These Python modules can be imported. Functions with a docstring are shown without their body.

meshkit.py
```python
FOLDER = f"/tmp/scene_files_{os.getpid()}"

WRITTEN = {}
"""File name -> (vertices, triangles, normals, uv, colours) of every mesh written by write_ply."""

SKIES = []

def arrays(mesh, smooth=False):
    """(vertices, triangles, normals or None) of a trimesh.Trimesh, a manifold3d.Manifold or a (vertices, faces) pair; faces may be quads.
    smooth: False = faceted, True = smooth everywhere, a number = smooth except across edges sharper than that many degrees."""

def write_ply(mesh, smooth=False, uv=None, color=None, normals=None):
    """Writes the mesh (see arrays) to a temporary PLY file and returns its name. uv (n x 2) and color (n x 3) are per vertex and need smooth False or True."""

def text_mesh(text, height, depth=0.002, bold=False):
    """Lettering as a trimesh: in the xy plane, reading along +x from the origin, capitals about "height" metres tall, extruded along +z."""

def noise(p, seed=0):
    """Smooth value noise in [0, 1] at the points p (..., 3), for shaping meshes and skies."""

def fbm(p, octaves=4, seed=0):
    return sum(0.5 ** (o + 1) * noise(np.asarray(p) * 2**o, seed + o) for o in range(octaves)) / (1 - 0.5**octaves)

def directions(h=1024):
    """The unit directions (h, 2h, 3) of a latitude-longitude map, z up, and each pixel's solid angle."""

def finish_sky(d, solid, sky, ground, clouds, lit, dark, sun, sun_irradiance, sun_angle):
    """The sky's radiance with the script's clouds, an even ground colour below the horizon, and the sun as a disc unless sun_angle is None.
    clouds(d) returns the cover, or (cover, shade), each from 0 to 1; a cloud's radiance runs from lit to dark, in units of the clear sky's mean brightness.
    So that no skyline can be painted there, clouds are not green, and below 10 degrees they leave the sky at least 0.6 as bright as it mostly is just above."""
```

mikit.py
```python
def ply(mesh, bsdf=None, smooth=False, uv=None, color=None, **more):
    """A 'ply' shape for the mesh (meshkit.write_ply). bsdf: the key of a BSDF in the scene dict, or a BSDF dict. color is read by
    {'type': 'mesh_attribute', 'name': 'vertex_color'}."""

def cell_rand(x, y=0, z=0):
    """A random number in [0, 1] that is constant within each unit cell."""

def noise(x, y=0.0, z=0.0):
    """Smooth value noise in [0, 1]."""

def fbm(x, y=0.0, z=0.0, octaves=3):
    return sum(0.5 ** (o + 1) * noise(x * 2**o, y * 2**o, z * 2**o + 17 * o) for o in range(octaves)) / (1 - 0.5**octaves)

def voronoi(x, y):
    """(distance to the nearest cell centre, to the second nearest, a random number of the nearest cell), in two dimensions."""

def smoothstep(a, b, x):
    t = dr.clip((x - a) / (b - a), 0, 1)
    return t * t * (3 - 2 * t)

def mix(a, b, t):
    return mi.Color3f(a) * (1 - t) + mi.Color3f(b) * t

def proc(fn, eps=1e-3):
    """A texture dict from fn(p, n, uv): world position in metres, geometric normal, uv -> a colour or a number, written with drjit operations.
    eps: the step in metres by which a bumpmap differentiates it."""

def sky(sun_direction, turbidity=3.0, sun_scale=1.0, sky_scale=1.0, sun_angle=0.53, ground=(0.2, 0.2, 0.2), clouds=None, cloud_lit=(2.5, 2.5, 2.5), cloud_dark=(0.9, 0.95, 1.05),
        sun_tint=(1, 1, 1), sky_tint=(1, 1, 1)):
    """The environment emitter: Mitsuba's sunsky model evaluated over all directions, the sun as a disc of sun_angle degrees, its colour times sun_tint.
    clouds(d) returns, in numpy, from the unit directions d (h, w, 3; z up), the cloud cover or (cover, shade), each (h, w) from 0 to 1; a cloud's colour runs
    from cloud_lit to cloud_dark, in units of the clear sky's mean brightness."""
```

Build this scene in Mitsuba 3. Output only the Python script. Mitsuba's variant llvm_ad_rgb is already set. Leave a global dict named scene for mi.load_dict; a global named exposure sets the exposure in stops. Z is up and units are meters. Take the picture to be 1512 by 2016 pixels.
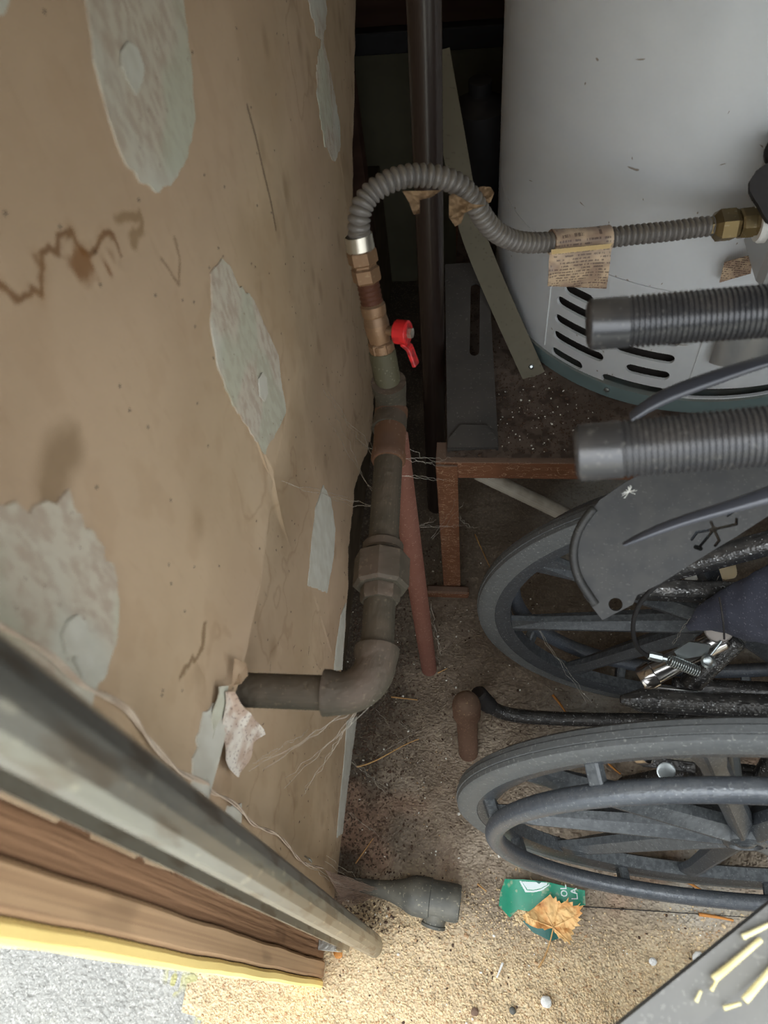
import math, random
import numpy as np, trimesh, mitsuba as mi, mikit, meshkit, drjit as dr
import manifold3d
from shapely.geometry import Polygon, LineString, Point
from shapely import affinity
from mikit import proc, noise, fbm, voronoi, cell_rand, smoothstep, mix
T = mi.ScalarTransform4f
rng = np.random.default_rng(7); random.seed(7)
scene, labels = {}, {}

# ------------------------------------------------------------------ camera, sky, exposure
YAW, PITCH, ROLL, FPX = -.2326, .9719, .1748, 1456.0
CAM = np.array([.1911, 0., 1.1805])
def _rot():
    f = np.array([math.sin(YAW)*math.cos(PITCH), math.cos(YAW)*math.cos(PITCH), -math.sin(PITCH)])
    r = np.array([math.cos(YAW), -math.sin(YAW), 0]); d = np.cross(f, r)
    return np.array([r*math.cos(ROLL)+d*math.sin(ROLL), -r*math.sin(ROLL)+d*math.cos(ROLL), f])
ROT = _rot()
scene['camera'] = {'type': 'thinlens', 'fov': math.degrees(2*math.atan(756/FPX)), 'fov_axis': 'x',
    'to_world': T().look_at(origin=CAM.tolist(), target=(CAM+ROT[2]).tolist(), up=(-ROT[1]).tolist()),
    'near_clip': .02, 'far_clip': 200., 'aperture_radius': .0016, 'focus_distance': .95}
exposure = 7.3
def _clouds(d):
    n = meshkit.fbm(d*2.2+5, 4, 3)
    el = np.clip(d[..., 2], 0, 1)          # an overcast sky is about three times as bright overhead as at the horizon
    return np.ones(d.shape[:2]), np.clip(1-el**.8+(n-.5)*.25, 0, 1)
scene['sky'] = mikit.sky([.25, -.7, .65], turbidity=4.0, clouds=_clouds, cloud_lit=(1.9, 2.0, 2.1), cloud_dark=(.56, .61, .66), sun_angle=None, ground=(.3, .3, .29))
SKY_K = 1.0
scene['sky']['scale'] = 0.16

def at(u, v, x=None, y=None, z=None, d=None):
    """The point of the world that a photograph pixel shows on the plane x, y or z = const, or at depth d."""
    q = ROT.T @ np.array([(u-756)/FPX, (v-1008)/FPX, 1.])
    t = (x-CAM[0])/q[0] if x is not None else (y-CAM[1])/q[1] if y is not None else (z-CAM[2])/q[2] if z is not None else d
    return CAM+t*q

# ------------------------------------------------------------------ material helpers
def L(r, g, b):
    return [((c/255+.055)/1.055)**2.4 if c > 10 else c/255/12.92 for c in (r, g, b)]
def mat(name, color, rough=.6, metallic=0., bump=None, bscale=.001, spec=.5, **kw):
    b = {'type': 'principled', 'base_color': color if isinstance(color, dict) else {'type': 'rgb', 'value': list(color)}, 'roughness': rough, 'metallic': metallic, 'specular': spec, **kw}
    if bump is not None:
        b = {'type': 'bumpmap', 'arbitrary': proc(bump, eps=6e-4), 'scale': bscale, 'bsdf': b}
    scene[name] = {'type': 'twosided', 'bsdf': b}
    return name
def dusty(base, dust, amount=.7, freq=60., up=.25, spk=0.0, spkcol=(.6, .58, .5), spkf=500.):
    """Base colour under a layer of dust that settles on upward faces."""
    def fn(p, n, uv):
        a = fbm(p.x*freq, p.y*freq, p.z*freq, 3)
        k = smoothstep(up, 1.0, n.z)*(.5+.5*smoothstep(.3, .7, a))*amount + a*.22*amount
        c = mix(base, dust, dr.clip(k, 0, 1))
        if spk:
            s = noise(p.x*spkf, p.y*spkf, p.z*spkf)
            c = mix(c, spkcol, smoothstep(.76, .9, s)*spk*.7)
        return c
    return proc(fn)
def seg_d(y, z, pts):
    d = mi.Float(9)
    for (a, b), (c, e) in zip(pts[:-1], pts[1:]):
        vy, vz = c-a, e-b
        t = dr.clip(((y-a)*vy+(z-b)*vz)/(vy*vy+vz*vz+1e-12), 0, 1)
        d = dr.minimum(d, dr.sqrt(dr.square(y-a-t*vy)+dr.square(z-b-t*vz)))
    return d
wyz = lambda u, v: tuple(float(c) for c in at(u, v, x=0.)[1:])

# wall: tan board paper with a brown tide line, scuffs and fly specks
TIDE = [wyz(*p) for p in [(-40, 545), (0, 560), (25, 577), (45, 592), (60, 566), (85, 580), (95, 532), (86, 500), (105, 486), (125, 500), (135, 450), (150, 470), (160, 492), (180, 502), (203, 494), (216, 463), (226, 460), (240, 500)]]
TIDE2 = [wyz(*p) for p in [(240, 430), (262, 425), (275, 420), (275, 450), (262, 480)]]
SMEAR = [wyz(*p) for p in [(158, 530), (185, 522), (212, 512)]]
SCRATCH = [wyz(*p) for p in [(482, 210), (500, 270), (515, 330), (530, 390), (542, 450)]]
DRIP = [wyz(*p) for p in [(340, 470), (352, 510), (350, 560), (330, 530), (315, 510)]]
LOWS = [wyz(*p) for p in [(350, 1330), (375, 1300), (395, 1270), (400, 1220)]]
DK1 = [wyz(*p) for p in [(105, 965), (120, 900), (140, 880)]]
def wall_fn(p, n, uv):
    y, z = p.y, p.z
    a = fbm(y*9, z*9, 1.0, 4); b = fbm(y*55, z*40, 3.0, 3); g = fbm(y*300, z*60, 5., 2)
    c = mix(L(168, 145, 116), L(181, 158, 129), smoothstep(.3, .7, a))
    c = mix(c, L(160, 133, 102), smoothstep(.5, .75, b)*.3)
    c = mix(c, L(182, 154, 130), smoothstep(.35, .8, fbm(y*4, z*4, 8., 2))*.4)
    c = mix(c, L(150, 122, 92), smoothstep(.7, .9, g)*.12)
    # faint water stains in brown rings
    r = fbm(y*14+3, z*11, 2., 4)
    ring = smoothstep(.035, .0, dr.abs(r-.56))*smoothstep(.45, .6, fbm(y*5, z*5, 12., 2))
    c = mix(c, L(132, 98, 66), ring*.24)
    wob = (fbm(y*80, z*80, 2., 3)-.5)*.012
    d = seg_d(y+wob, z-wob, TIDE)
    c = mix(c, L(108, 72, 40), smoothstep(.0028, .0006, d)*.8)
    c = mix(c, L(140, 104, 66), smoothstep(.008, .0, d)*.35*smoothstep(.3, .7, b))
    d = seg_d(y+wob, z-wob, TIDE2)
    c = mix(c, L(118, 88, 50), smoothstep(.005, .001, d)*.55)
    d = seg_d(y+wob, z+wob, SMEAR)
    c = mix(c, L(122, 82, 46), smoothstep(.012, .003, d)*smoothstep(.3, .6, noise(y*220, z*60, 1.))*.8)
    c = mix(c, L(70, 56, 38), smoothstep(.0035, .001, seg_d(y, z, SCRATCH))*.6)
    c = mix(c, L(108, 80, 50), smoothstep(.0022, .0006, seg_d(y+wob*.4, z, DRIP))*.5)
    c = mix(c, L(110, 84, 54), smoothstep(.005, .001, seg_d(y+wob, z+wob, LOWS))*.7)
    c = mix(c, L(118, 94, 66), smoothstep(.02, .004, seg_d(y+wob, z, DK1))*.6)
    # specks
    v1, v2, w = voronoi(y*70, z*70)
    c = mix(c, L(50, 38, 28), smoothstep(.10, .05, v1)*dr.select(w > .95, 1., 0.)*.8)
    v1, v2, w = voronoi(y*45+2.*fbm(y*30, z*30, 4., 2), z*14)
    c = mix(c, L(58, 42, 28), smoothstep(.05, .02, v1)*dr.select(w > .6, 1., 0.)*smoothstep(.7, .4, z)*.75)
    v1, v2, w = voronoi(y*22, z*16)
    c = mix(c, L(120, 92, 60), smoothstep(.32, .05, v1)*dr.select(w > .85, 1., 0.)*.3)
    return c
def wall_bump(p, n, uv):
    return fbm(p.y*25, p.z*25, 2., 3)*.8+fbm(p.y*400, p.z*300, 1., 2)*.2
mat('m_drywall', proc(wall_fn), .8, bump=wall_bump, bscale=.0012, spec=.2)
def mud_fn(p, n, uv):
    y, z = p.y, p.z
    a = fbm(y*260, z*110, 2., 3); b = fbm(y*16, z*12, 6., 3)
    c = mix(L(186, 176, 158), L(172, 156, 138), smoothstep(.3, .75, a))
    c = mix(c, L(192, 190, 176), smoothstep(.48, .7, b)*.8)
    c = mix(c, L(172, 176, 154), smoothstep(.5, .7, fbm(y*18, z*18, 9., 2))*.5)
    v1, v2, w = voronoi(y*130, z*70)
    return mix(c, L(128, 104, 84), smoothstep(.12, .04, v1)*dr.select(w > .86, 1., 0.)*.6)
mat('m_mud', proc(mud_fn), .85, spec=.15)
mat('m_mudpale', proc(lambda p, n, uv: mix(L(196, 193, 180), L(182, 176, 160), fbm(p.y*120, p.z*60, 1., 2))), .85, spec=.15)
def paper_fn(p, n, uv):
    a = fbm(p.y*60, p.z*60, p.x*60, 3); v1, v2, w = voronoi(p.y*330, p.z*330)
    c = mix(L(205, 196, 182), L(172, 150, 132), smoothstep(.35, .65, a))
    return mix(c, L(90, 50, 44), smoothstep(.3, .12, v1)*dr.select(w > .62, 1., 0.)*.8)
mat('m_paper', proc(paper_fn), .85, spec=.1)
mat('m_dark_curb', proc(lambda p, n, uv: mix(L(58, 50, 40), L(88, 76, 60), fbm(p.x*30, p.y*30, p.z*30, 4))), .95, spec=.1, bump=lambda p, n, uv: fbm(p.x*120, p.y*120, p.z*120, 3), bscale=.004)
mat('m_sheathing', proc(lambda p, n, uv: mix(L(52, 44, 34), L(84, 74, 58), fbm(p.x*8, p.y*8, p.z*40, 4))), .9, spec=.1)
mat('m_backwall', proc(lambda p, n, uv: mix(L(82, 78, 64), L(104, 100, 82), fbm(p.x*10, p.y*10, p.z*10, 4))), .9, spec=.1)
mat('m_darkwood', proc(lambda p, n, uv: mix(L(46, 32, 26), L(74, 54, 44), fbm(p.x*6, p.y*40, p.z*40, 3))), .9, spec=.1)
mat('m_plain', L(84, 80, 74), .9, spec=.1)
# floor: dusty concrete; pale sawdust lies nearer to the door
def floor_fn(p, n, uv):
    x, y = p.x, p.y
    a = fbm(x*14, y*14, 1., 4); b = fbm(x*120, y*120, 2., 3); s = noise(x*420, y*420, 4.)
    c = mix(L(150, 134, 116), L(176, 160, 140), smoothstep(.3, .7, a))
    c = mix(c, L(122, 106, 90), smoothstep(.5, .75, b)*.5)
    c = mix(c, L(104, 90, 76), smoothstep(.2, .5, y+.12*(fbm(x*8, y*8, 6., 3)-.5))*.75)  # floor tone darkens with depth: fall-off of the daylight painted into the colour
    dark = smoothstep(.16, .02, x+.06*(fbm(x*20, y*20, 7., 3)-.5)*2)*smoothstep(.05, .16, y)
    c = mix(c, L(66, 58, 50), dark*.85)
    red = smoothstep(.55, .7, fbm(x*9+4, y*9, 9., 3))*smoothstep(.6, .2, y)
    c = mix(c, L(160, 124, 102), red*.5)
    e = y+.10*(fbm(x*9, y*9, 3., 3)-.5)
    sand = smoothstep(.17, .03, e)
    c = mix(c, L(208, 184, 146), sand*.9)
    grey = smoothstep(.44, .6, fbm(x*7+9, y*7, 5., 2))*smoothstep(.25, .4, x)*smoothstep(.0, .05, y)
    c = mix(c, L(178, 174, 162), grey*.7)
    c = mix(c, L(222, 206, 168), smoothstep(.6, .8, s)*(.1+.5*sand))
    c = mix(c, L(96, 80, 64), smoothstep(.56, .72, fbm(x*260+7, y*260, 9., 3))*.35)
    return c
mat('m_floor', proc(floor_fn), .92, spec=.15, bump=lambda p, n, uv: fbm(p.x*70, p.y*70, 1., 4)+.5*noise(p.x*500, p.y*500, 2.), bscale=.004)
def drive_fn(p, n, uv):
    x, y = p.x, p.y
    a = fbm(x*30, y*30, 1., 3); s = fbm(x*260, y*260, 3., 3); t = fbm(x*420, y*420, 5., 3)
    c = mix(L(148, 147, 141), L(172, 170, 162), a)
    c = mix(c, L(134, 133, 127), smoothstep(.52, .75, s)*.6)
    c = mix(c, L(198, 195, 186), smoothstep(.55, .75, t)*.6)
    li = smoothstep(.55, .7, fbm(x*16+3, y*16, 8., 3))*smoothstep(.3, .6, noise(x*150, y*150, 2.))
    return mix(c, L(178, 172, 92), li*smoothstep(-.42, -.2, x)*.7)
mat('m_drive', proc(drive_fn), .9, spec=.15, bump=lambda p, n, uv: fbm(p.x*220, p.y*220, 1., 3), bscale=.003)
def wood(c1, c2, fy=1., ax='z'):
    def fn(p, n, uv):
        l, a, b = (p.z, p.x, p.y) if ax == 'z' else (p.x, p.y, p.z)
        g = fbm(l*2.2*fy, a*60, b*260, 4)
        c = mix(c1, c2, smoothstep(.32, .68, g))
        c = mix(c, [v*.55 for v in c1], smoothstep(.6, .8, fbm(l*14, a*40, b*40, 3))*.5)
        return c
    return proc(fn)
mat('m_wood_rough', wood(L(108, 80, 58), L(136, 104, 78)), .85, spec=.15, bump=lambda p, n, uv: fbm(p.z*10, p.x*200, p.y*300, 3), bscale=.002)
mat('m_wood', wood(L(146, 116, 88), L(168, 138, 106)), .75, spec=.2)
mat('m_yellow', proc(lambda p, n, uv: mix(L(240, 214, 140), L(222, 190, 116), fbm(p.x*40, p.y*40, p.z*9, 3))), .7, spec=.2)
# metals
def galv_fn(p, n, uv):
    a = fbm(p.x*50, p.y*50, p.z*5, 3); b = fbm(p.x*120, p.y*120, p.z*22, 3)
    c = mix(L(150, 148, 140), L(190, 188, 178), a)
    c = mix(c, L(130, 112, 92), smoothstep(.52, .72, b)*.55)
    return mix(c, L(226, 220, 200), smoothstep(.7, .85, fbm(p.x*160, p.y*160, p.z*70, 2))*.35)
mat('m_galv', proc(galv_fn), .36, .92, bump=lambda p, n, uv: fbm(p.x*150, p.y*150, p.z*20, 3), bscale=.0006)
mat('m_pipe', dusty(L(50, 47, 36), L(86, 73, 58), .65, 45, -.1, .15, L(170, 150, 120)), .75, .15, bump=lambda p, n, uv: fbm(p.x*240, p.y*240, p.z*240, 3), bscale=.0012)
mat('m_fitting', dusty(L(54, 50, 38), L(92, 75, 62), .6, 50, -.1, .12, L(180, 160, 130)), .75, .1, bump=lambda p, n, uv: fbm(p.x*240, p.y*240, p.z*240, 3), bscale=.0012)
mat('m_coupling', dusty(L(92, 62, 40), L(82, 62, 50), .6, 60, 0., .1), .7, .15)
mat('m_olive', dusty(L(66, 62, 42), L(78, 72, 52), .5, 60, 0., .1), .7)
mat('m_brass', dusty(L(132, 102, 74), L(94, 76, 60), .8, 70, .0, .3, L(180, 160, 130)), .45, .5)
mat('m_brass_dk', dusty(L(126, 108, 72), L(96, 84, 64), .7, 90, .1, .15), .38, .7)
mat('m_copper', L(84, 50, 34), .6, .4)
mat('m_chromering', L(196, 190, 176), .3, .9)
mat('m_red', proc(lambda p, n, uv: mix(L(186, 28, 30), L(128, 24, 24), smoothstep(.45, .75, fbm(p.x*160, p.y*160, p.z*160, 2)))), .45)
mat('m_hose', dusty(L(104, 100, 96), L(112, 102, 86), .7, 70, .2, .1), .4, .1, spec=.5)
mat('m_vent', dusty(L(36, 26, 22), L(52, 41, 36), .5, 40, .2), .25, spec=.7, clearcoat=.6, clearcoat_gloss=.7)
def rust_fn(p, n, uv):
    a = fbm(p.x*40, p.y*40, p.z*40, 4); b = fbm(p.x*90, p.y*140, p.z*140, 3)
    c = mix(L(102, 66, 46), L(126, 84, 60), a)
    edge = smoothstep(.03, .0, dr.abs(b-.55))
    c = mix(c, L(176, 146, 118), edge*.7)
    k = smoothstep(.3, .9, n.z)
    return mix(c, L(116, 98, 84), k*.8)
mat('m_rust', proc(rust_fn), .85, spec=.2)
mat('m_rustpipe', dusty(L(104, 66, 54), L(128, 98, 84), .8, 40, -.2, .2, L(210, 190, 170)), .85, spec=.2)
mat('m_stub', dusty(L(84, 62, 50), L(112, 92, 76), .8, 60, -.1, .35, L(190, 160, 120)), .9, spec=.15)
mat('m_bracket', dusty(L(52, 50, 47), L(74, 69, 63), .7, 30, -.2, .1), .7, .1)
mat('m_strap', dusty(L(104, 98, 80), L(130, 120, 100), .6, 60, -.2, .5, L(70, 60, 44), 260), .7, .2)
mat('m_pvc', dusty(L(196, 188, 170), L(140, 126, 106), .7, 50, -.1), .6)
mat('m_black', dusty(L(22, 21, 22), L(60, 54, 48), .5, 40, .2), .7)
# water heater
def enamel_fn(p, n, uv):
    a = fbm(p.x*26, p.y*26, p.z*20, 4)
    c = mix(L(205, 206, 204), L(198, 200, 200), a)
    v1, v2, w = voronoi(p.x*34+2*fbm(p.x*40, p.z*40, 1., 2), p.z*30)
    return mix(c, L(120, 104, 84), smoothstep(.06, .02, v1)*dr.select(w > .72, 1., 0.)*.8)
mat('m_enamel', proc(enamel_fn), .28, spec=.5, clearcoat=.3, clearcoat_gloss=.8)
mat('m_basering', dusty(L(104, 122, 120), L(120, 110, 98), .5, 50, .2), .55)
mat('m_alu', L(182, 182, 180), .4, .7)
mat('m_blackplastic', dusty(L(38, 38, 40), L(120, 114, 104), .7, 80, .25, .3, L(190, 186, 176)), .45)
mat('m_inside', L(44, 40, 36), .9)
mat('m_stand_board', proc(lambda p, n, uv: mix(mix(L(74, 62, 54), L(112, 98, 86), fbm(p.x*26, p.y*26, 1., 4)), L(54, 44, 38), smoothstep(.5, .75, fbm(p.x*90, p.y*90, 3., 3))*.6)), .95, spec=.1, bump=lambda p, n, uv: fbm(p.x*90, p.y*90, 1., 4), bscale=.003)
_t0, _t1, _t2 = at(1082, 497, d=.712), at(1204, 485, d=.718), at(1078, 562, d=.745)
_tx = (_t1-_t0)/np.linalg.norm(_t1-_t0); _ty = _t2-_t0; _ty = _ty-_tx*(_ty@_tx); _ty /= np.linalg.norm(_ty)
def tag_fn(p, n, uv):
    a = fbm(p.x*70, p.y*70, p.z*70, 3)
    c = mix(L(196, 172, 142), L(150, 126, 106), smoothstep(.3, .7, a))
    q = p-mi.Point3f(*[float(v) for v in _t0]); cx = q.x*float(_tx[0])+q.y*float(_tx[1])+q.z*float(_tx[2]); cy = q.x*float(_ty[0])+q.y*float(_ty[1])+q.z*float(_ty[2])
    r = cy*310+.12*a; k = dr.abs(r-dr.floor(r)-.5)
    w = noise(cx*1100, dr.floor(r), 1.)
    ink = smoothstep(.3, .2, k)*smoothstep(.32, .5, w)*dr.select(noise(cx*170, dr.floor(r), 6.) > .25, 1., 0.)
    return mix(c, L(78, 60, 50), ink*.75)
mat('m_tag', proc(tag_fn), .4, spec=.5)
mat('m_tagyellow', L(226, 196, 140), .45)
# wheelchair
mat('m_rubber', dusty(L(74, 76, 76), L(130, 130, 124), .6, 260, .1, .3, L(186, 186, 176), 620), .55, spec=.5, bump=lambda p, n, uv: noise(p.x*600, p.y*600, p.z*600), bscale=.0004)
mat('m_grip', dusty(L(44, 45, 48), L(92, 86, 78), .6, 70, .45, .3, L(150, 146, 136)), .3, spec=.8)
mat('m_wheelplastic', dusty(L(44, 47, 51), L(104, 108, 108), .6, 240, .15, .35, L(160, 164, 160), 640), .42, spec=.6)
mat('m_frame', dusty(L(34, 34, 36), L(96, 93, 88), .7, 120, .2, .8, L(200, 200, 198), 560), .3, .4, bump=lambda p, n, uv: noise(p.x*500, p.y*500, p.z*500), bscale=.0008)  # pale specks paint the glints of the hammered finish into the colour
mat('m_handrim', dusty(L(78, 83, 90), L(122, 124, 124), .55, 260, .3, .35, L(180, 182, 178), 640), .34, .3, bump=lambda p, n, uv: noise(p.x*700, p.y*700, p.z*700), bscale=.0003)
mat('m_panel', dusty(L(26, 27, 28), L(56, 54, 49), .6, 90, .0, .25, L(104, 102, 94), 700), .55, spec=.35)
mat('m_lever', L(66, 68, 74), .36, spec=.8)
mat('m_chrome', L(200, 195, 190), .17, 1.)
mat('m_dullsteel', L(112, 106, 100), .4, .9)
mat('m_zinc', L(186, 192, 190), .32, .9)
mat('m_fabric', proc(lambda p, n, uv: mix(mix(L(48, 51, 60), L(74, 75, 86), fbm(p.x*30, p.y*30, p.z*30, 3)), L(120, 116, 120), smoothstep(.76, .9, noise(p.x*700, p.y*700, p.z*700))*.6)), .75, spec=.3, sheen=.4)
mat('m_white', L(222, 220, 212), .6)
mat('m_cream', L(206, 186, 148), .6)
mat('m_wire', proc(lambda p, n, uv: mix(L(206, 190, 170), L(160, 138, 118), fbm(p.y*60, p.z*60, 1., 2))), .55)
mat('m_green', proc(lambda p, n, uv: mix(mix(L(22, 128, 96), L(34, 146, 110), fbm(p.x*60, p.y*60, 2., 3)), L(196, 186, 150), smoothstep(.62, .8, fbm(p.x*140, p.y*140, 8., 3))*.35)), .35, spec=.6)
mat('m_greendk', L(44, 96, 88), .45)
mat('m_print', L(214, 226, 222), .5)
def leaf_fn(p, n, uv):
    a = fbm(p.x*90, p.y*90, 2., 3)
    return mix(mix(L(206, 146, 84), L(232, 190, 128), smoothstep(.35, .65, a)), L(168, 104, 56), smoothstep(.6, .78, fbm(p.x*60+4, p.y*60, 5., 3))*.7)
mat('m_leaf', proc(leaf_fn), .6, spec=.3)
mat('m_leafvein', L(222, 178, 116), .6)
mat('m_twig', proc(lambda p, n, uv: mix(L(196, 160, 104), L(150, 100, 54), fbm(p.x*40, p.y*40, p.z*40, 2))), .7)
mat('m_orange', L(192, 128, 62), .7)
mat('m_straw', proc(lambda p, n, uv: mix(L(222, 204, 136), L(236, 226, 178), fbm(p.x*60, p.y*60, 1., 2))), .6)
mat('m_cobweb', L(190, 182, 168), .8); mat('m_webdust', L(150, 128, 112), .9)
mat('m_deadleaf', proc(lambda p, n, uv: mix(L(136, 110, 78), L(92, 70, 48), fbm(p.x*90, p.y*90, p.z*90, 3))), .8)
mat('m_tray', dusty(L(64, 66, 68), L(120, 118, 112), .8, 22, -.2, .15), .5, spec=.5)
mat('m_grain_a', L(218, 194, 152), .9); mat('m_grain_b', L(176, 142, 106), .9); mat('m_grain_c', L(78, 60, 46), .9); mat('m_grain_w', L(226, 222, 210), .8)
mat('m_hammer', dusty(L(52, 56, 55), L(108, 104, 92), .8, 60, -.2, .4, L(200, 190, 160), 420), .6)

# ------------------------------------------------------------------ mesh helpers
def TM(v, f): return trimesh.Trimesh(np.asarray(v, float), np.asarray(f, int), process=False)
def cat(*ms): return trimesh.util.concatenate([m for m in ms])
def unit(v): v = np.asarray(v, float); return v/np.linalg.norm(v)
def frames(P, closed=False):
    P = np.asarray(P, float); t = np.gradient(P, axis=0)
    if closed: t = np.roll(P, -1, 0)-np.roll(P, 1, 0)
    t /= np.linalg.norm(t, axis=1, keepdims=True)
    a = np.array([0, 0, 1.]) if abs(t[0, 2]) < .9 else np.array([1., 0, 0])
    u = unit(np.cross(t[0], a)); U = [u]
    for i in range(1, len(P)):
        u = U[-1]-t[i]*(U[-1]@t[i]); U.append(unit(u))
    U = np.array(U); return t, U, np.cross(t, U)
def tube(P, r, n=14, closed=False, flat=None):
    """A round tube along P, radius r (a number or one per point); flat=(a,b) makes the section a x b of r."""
    P = np.asarray(P, float); m = len(P); r = np.broadcast_to(np.asarray(r, float), (m,))
    t, U, V = frames(P, closed); th = np.arange(n)*2*np.pi/n; fa, fb = flat or (1, 1)
    v = (P[:, None]+r[:, None, None]*(fa*np.cos(th)[None, :, None]*U[:, None]+fb*np.sin(th)[None, :, None]*V[:, None])).reshape(-1, 3)
    F = []
    for i in range(m if closed else m-1):
        j = (i+1) % m
        for k in range(n):
            l = (k+1) % n; a, b, c, d = i*n+k, i*n+l, j*n+l, j*n+k
            F += [(a, b, c), (a, c, d)]
    if not closed:
        v = np.vstack([v, P[0], P[-1]]); s, e = m*n, m*n+1
        for k in range(n):
            l = (k+1) % n; F += [(s, l, k), (e, (m-1)*n+k, (m-1)*n+l)]
    return TM(v, F)
def smooth(pts, n=40, closed=False):
    from scipy.interpolate import CubicSpline
    p = np.asarray(pts, float)
    if closed: p = np.vstack([p, p[:1]])
    s = np.r_[0, np.cumsum(np.linalg.norm(np.diff(p, axis=0), axis=1))]
    cs = CubicSpline(s, p, bc_type='periodic' if closed else 'not-a-knot' if len(p) > 3 else 'natural')
    q = np.linspace(0, s[-1], n, endpoint=not closed); return cs(q)
def lathe(prof, p0, axis, n=28, ref=None):
    """prof: (h, r) along the axis from p0; closes itself at both ends."""
    z = unit(axis); a = np.array(ref if ref is not None else ([0, 0, 1.] if abs(z[2]) < .9 else [1., 0, 0])); x = unit(a-z*(a@z)); y = np.cross(z, x)
    th = np.arange(n)*2*np.pi/n; ring = np.cos(th)[:, None]*x+np.sin(th)[:, None]*y
    pr = list(prof); v = np.vstack([np.asarray(p0)+h*z+r*ring for h, r in pr]); m = len(pr); F = []
    for i in range(m-1):
        for k in range(n):
            l = (k+1) % n; a_, b, c, d = i*n+k, i*n+l, (i+1)*n+l, (i+1)*n+k
            F += [(a_, b, c), (a_, c, d)]
    v = np.vstack([v, np.asarray(p0)+pr[0][0]*z, np.asarray(p0)+pr[-1][0]*z])
    for k in range(n):
        l = (k+1) % n; F += [(m*n, l, k), (m*n+1, (m-1)*n+k, (m-1)*n+l)]
    return TM(v, F)
def lathe_to(prof, p0, p1, n=28, ref=None):
    p0, p1 = np.asarray(p0, float), np.asarray(p1, float); ln = np.linalg.norm(p1-p0)
    return lathe([(h*ln, r) for h, r in prof], p0, p1-p0, n, ref)
def rod(p0, p1, r, n=16, bev=.15):
    b = r*bev; p0, p1 = np.asarray(p0, float), np.asarray(p1, float); ln = np.linalg.norm(p1-p0)
    return lathe([(0, r-b), (b, r), (ln-b, r), (ln, r-b)], p0, p1-p0, n)
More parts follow.
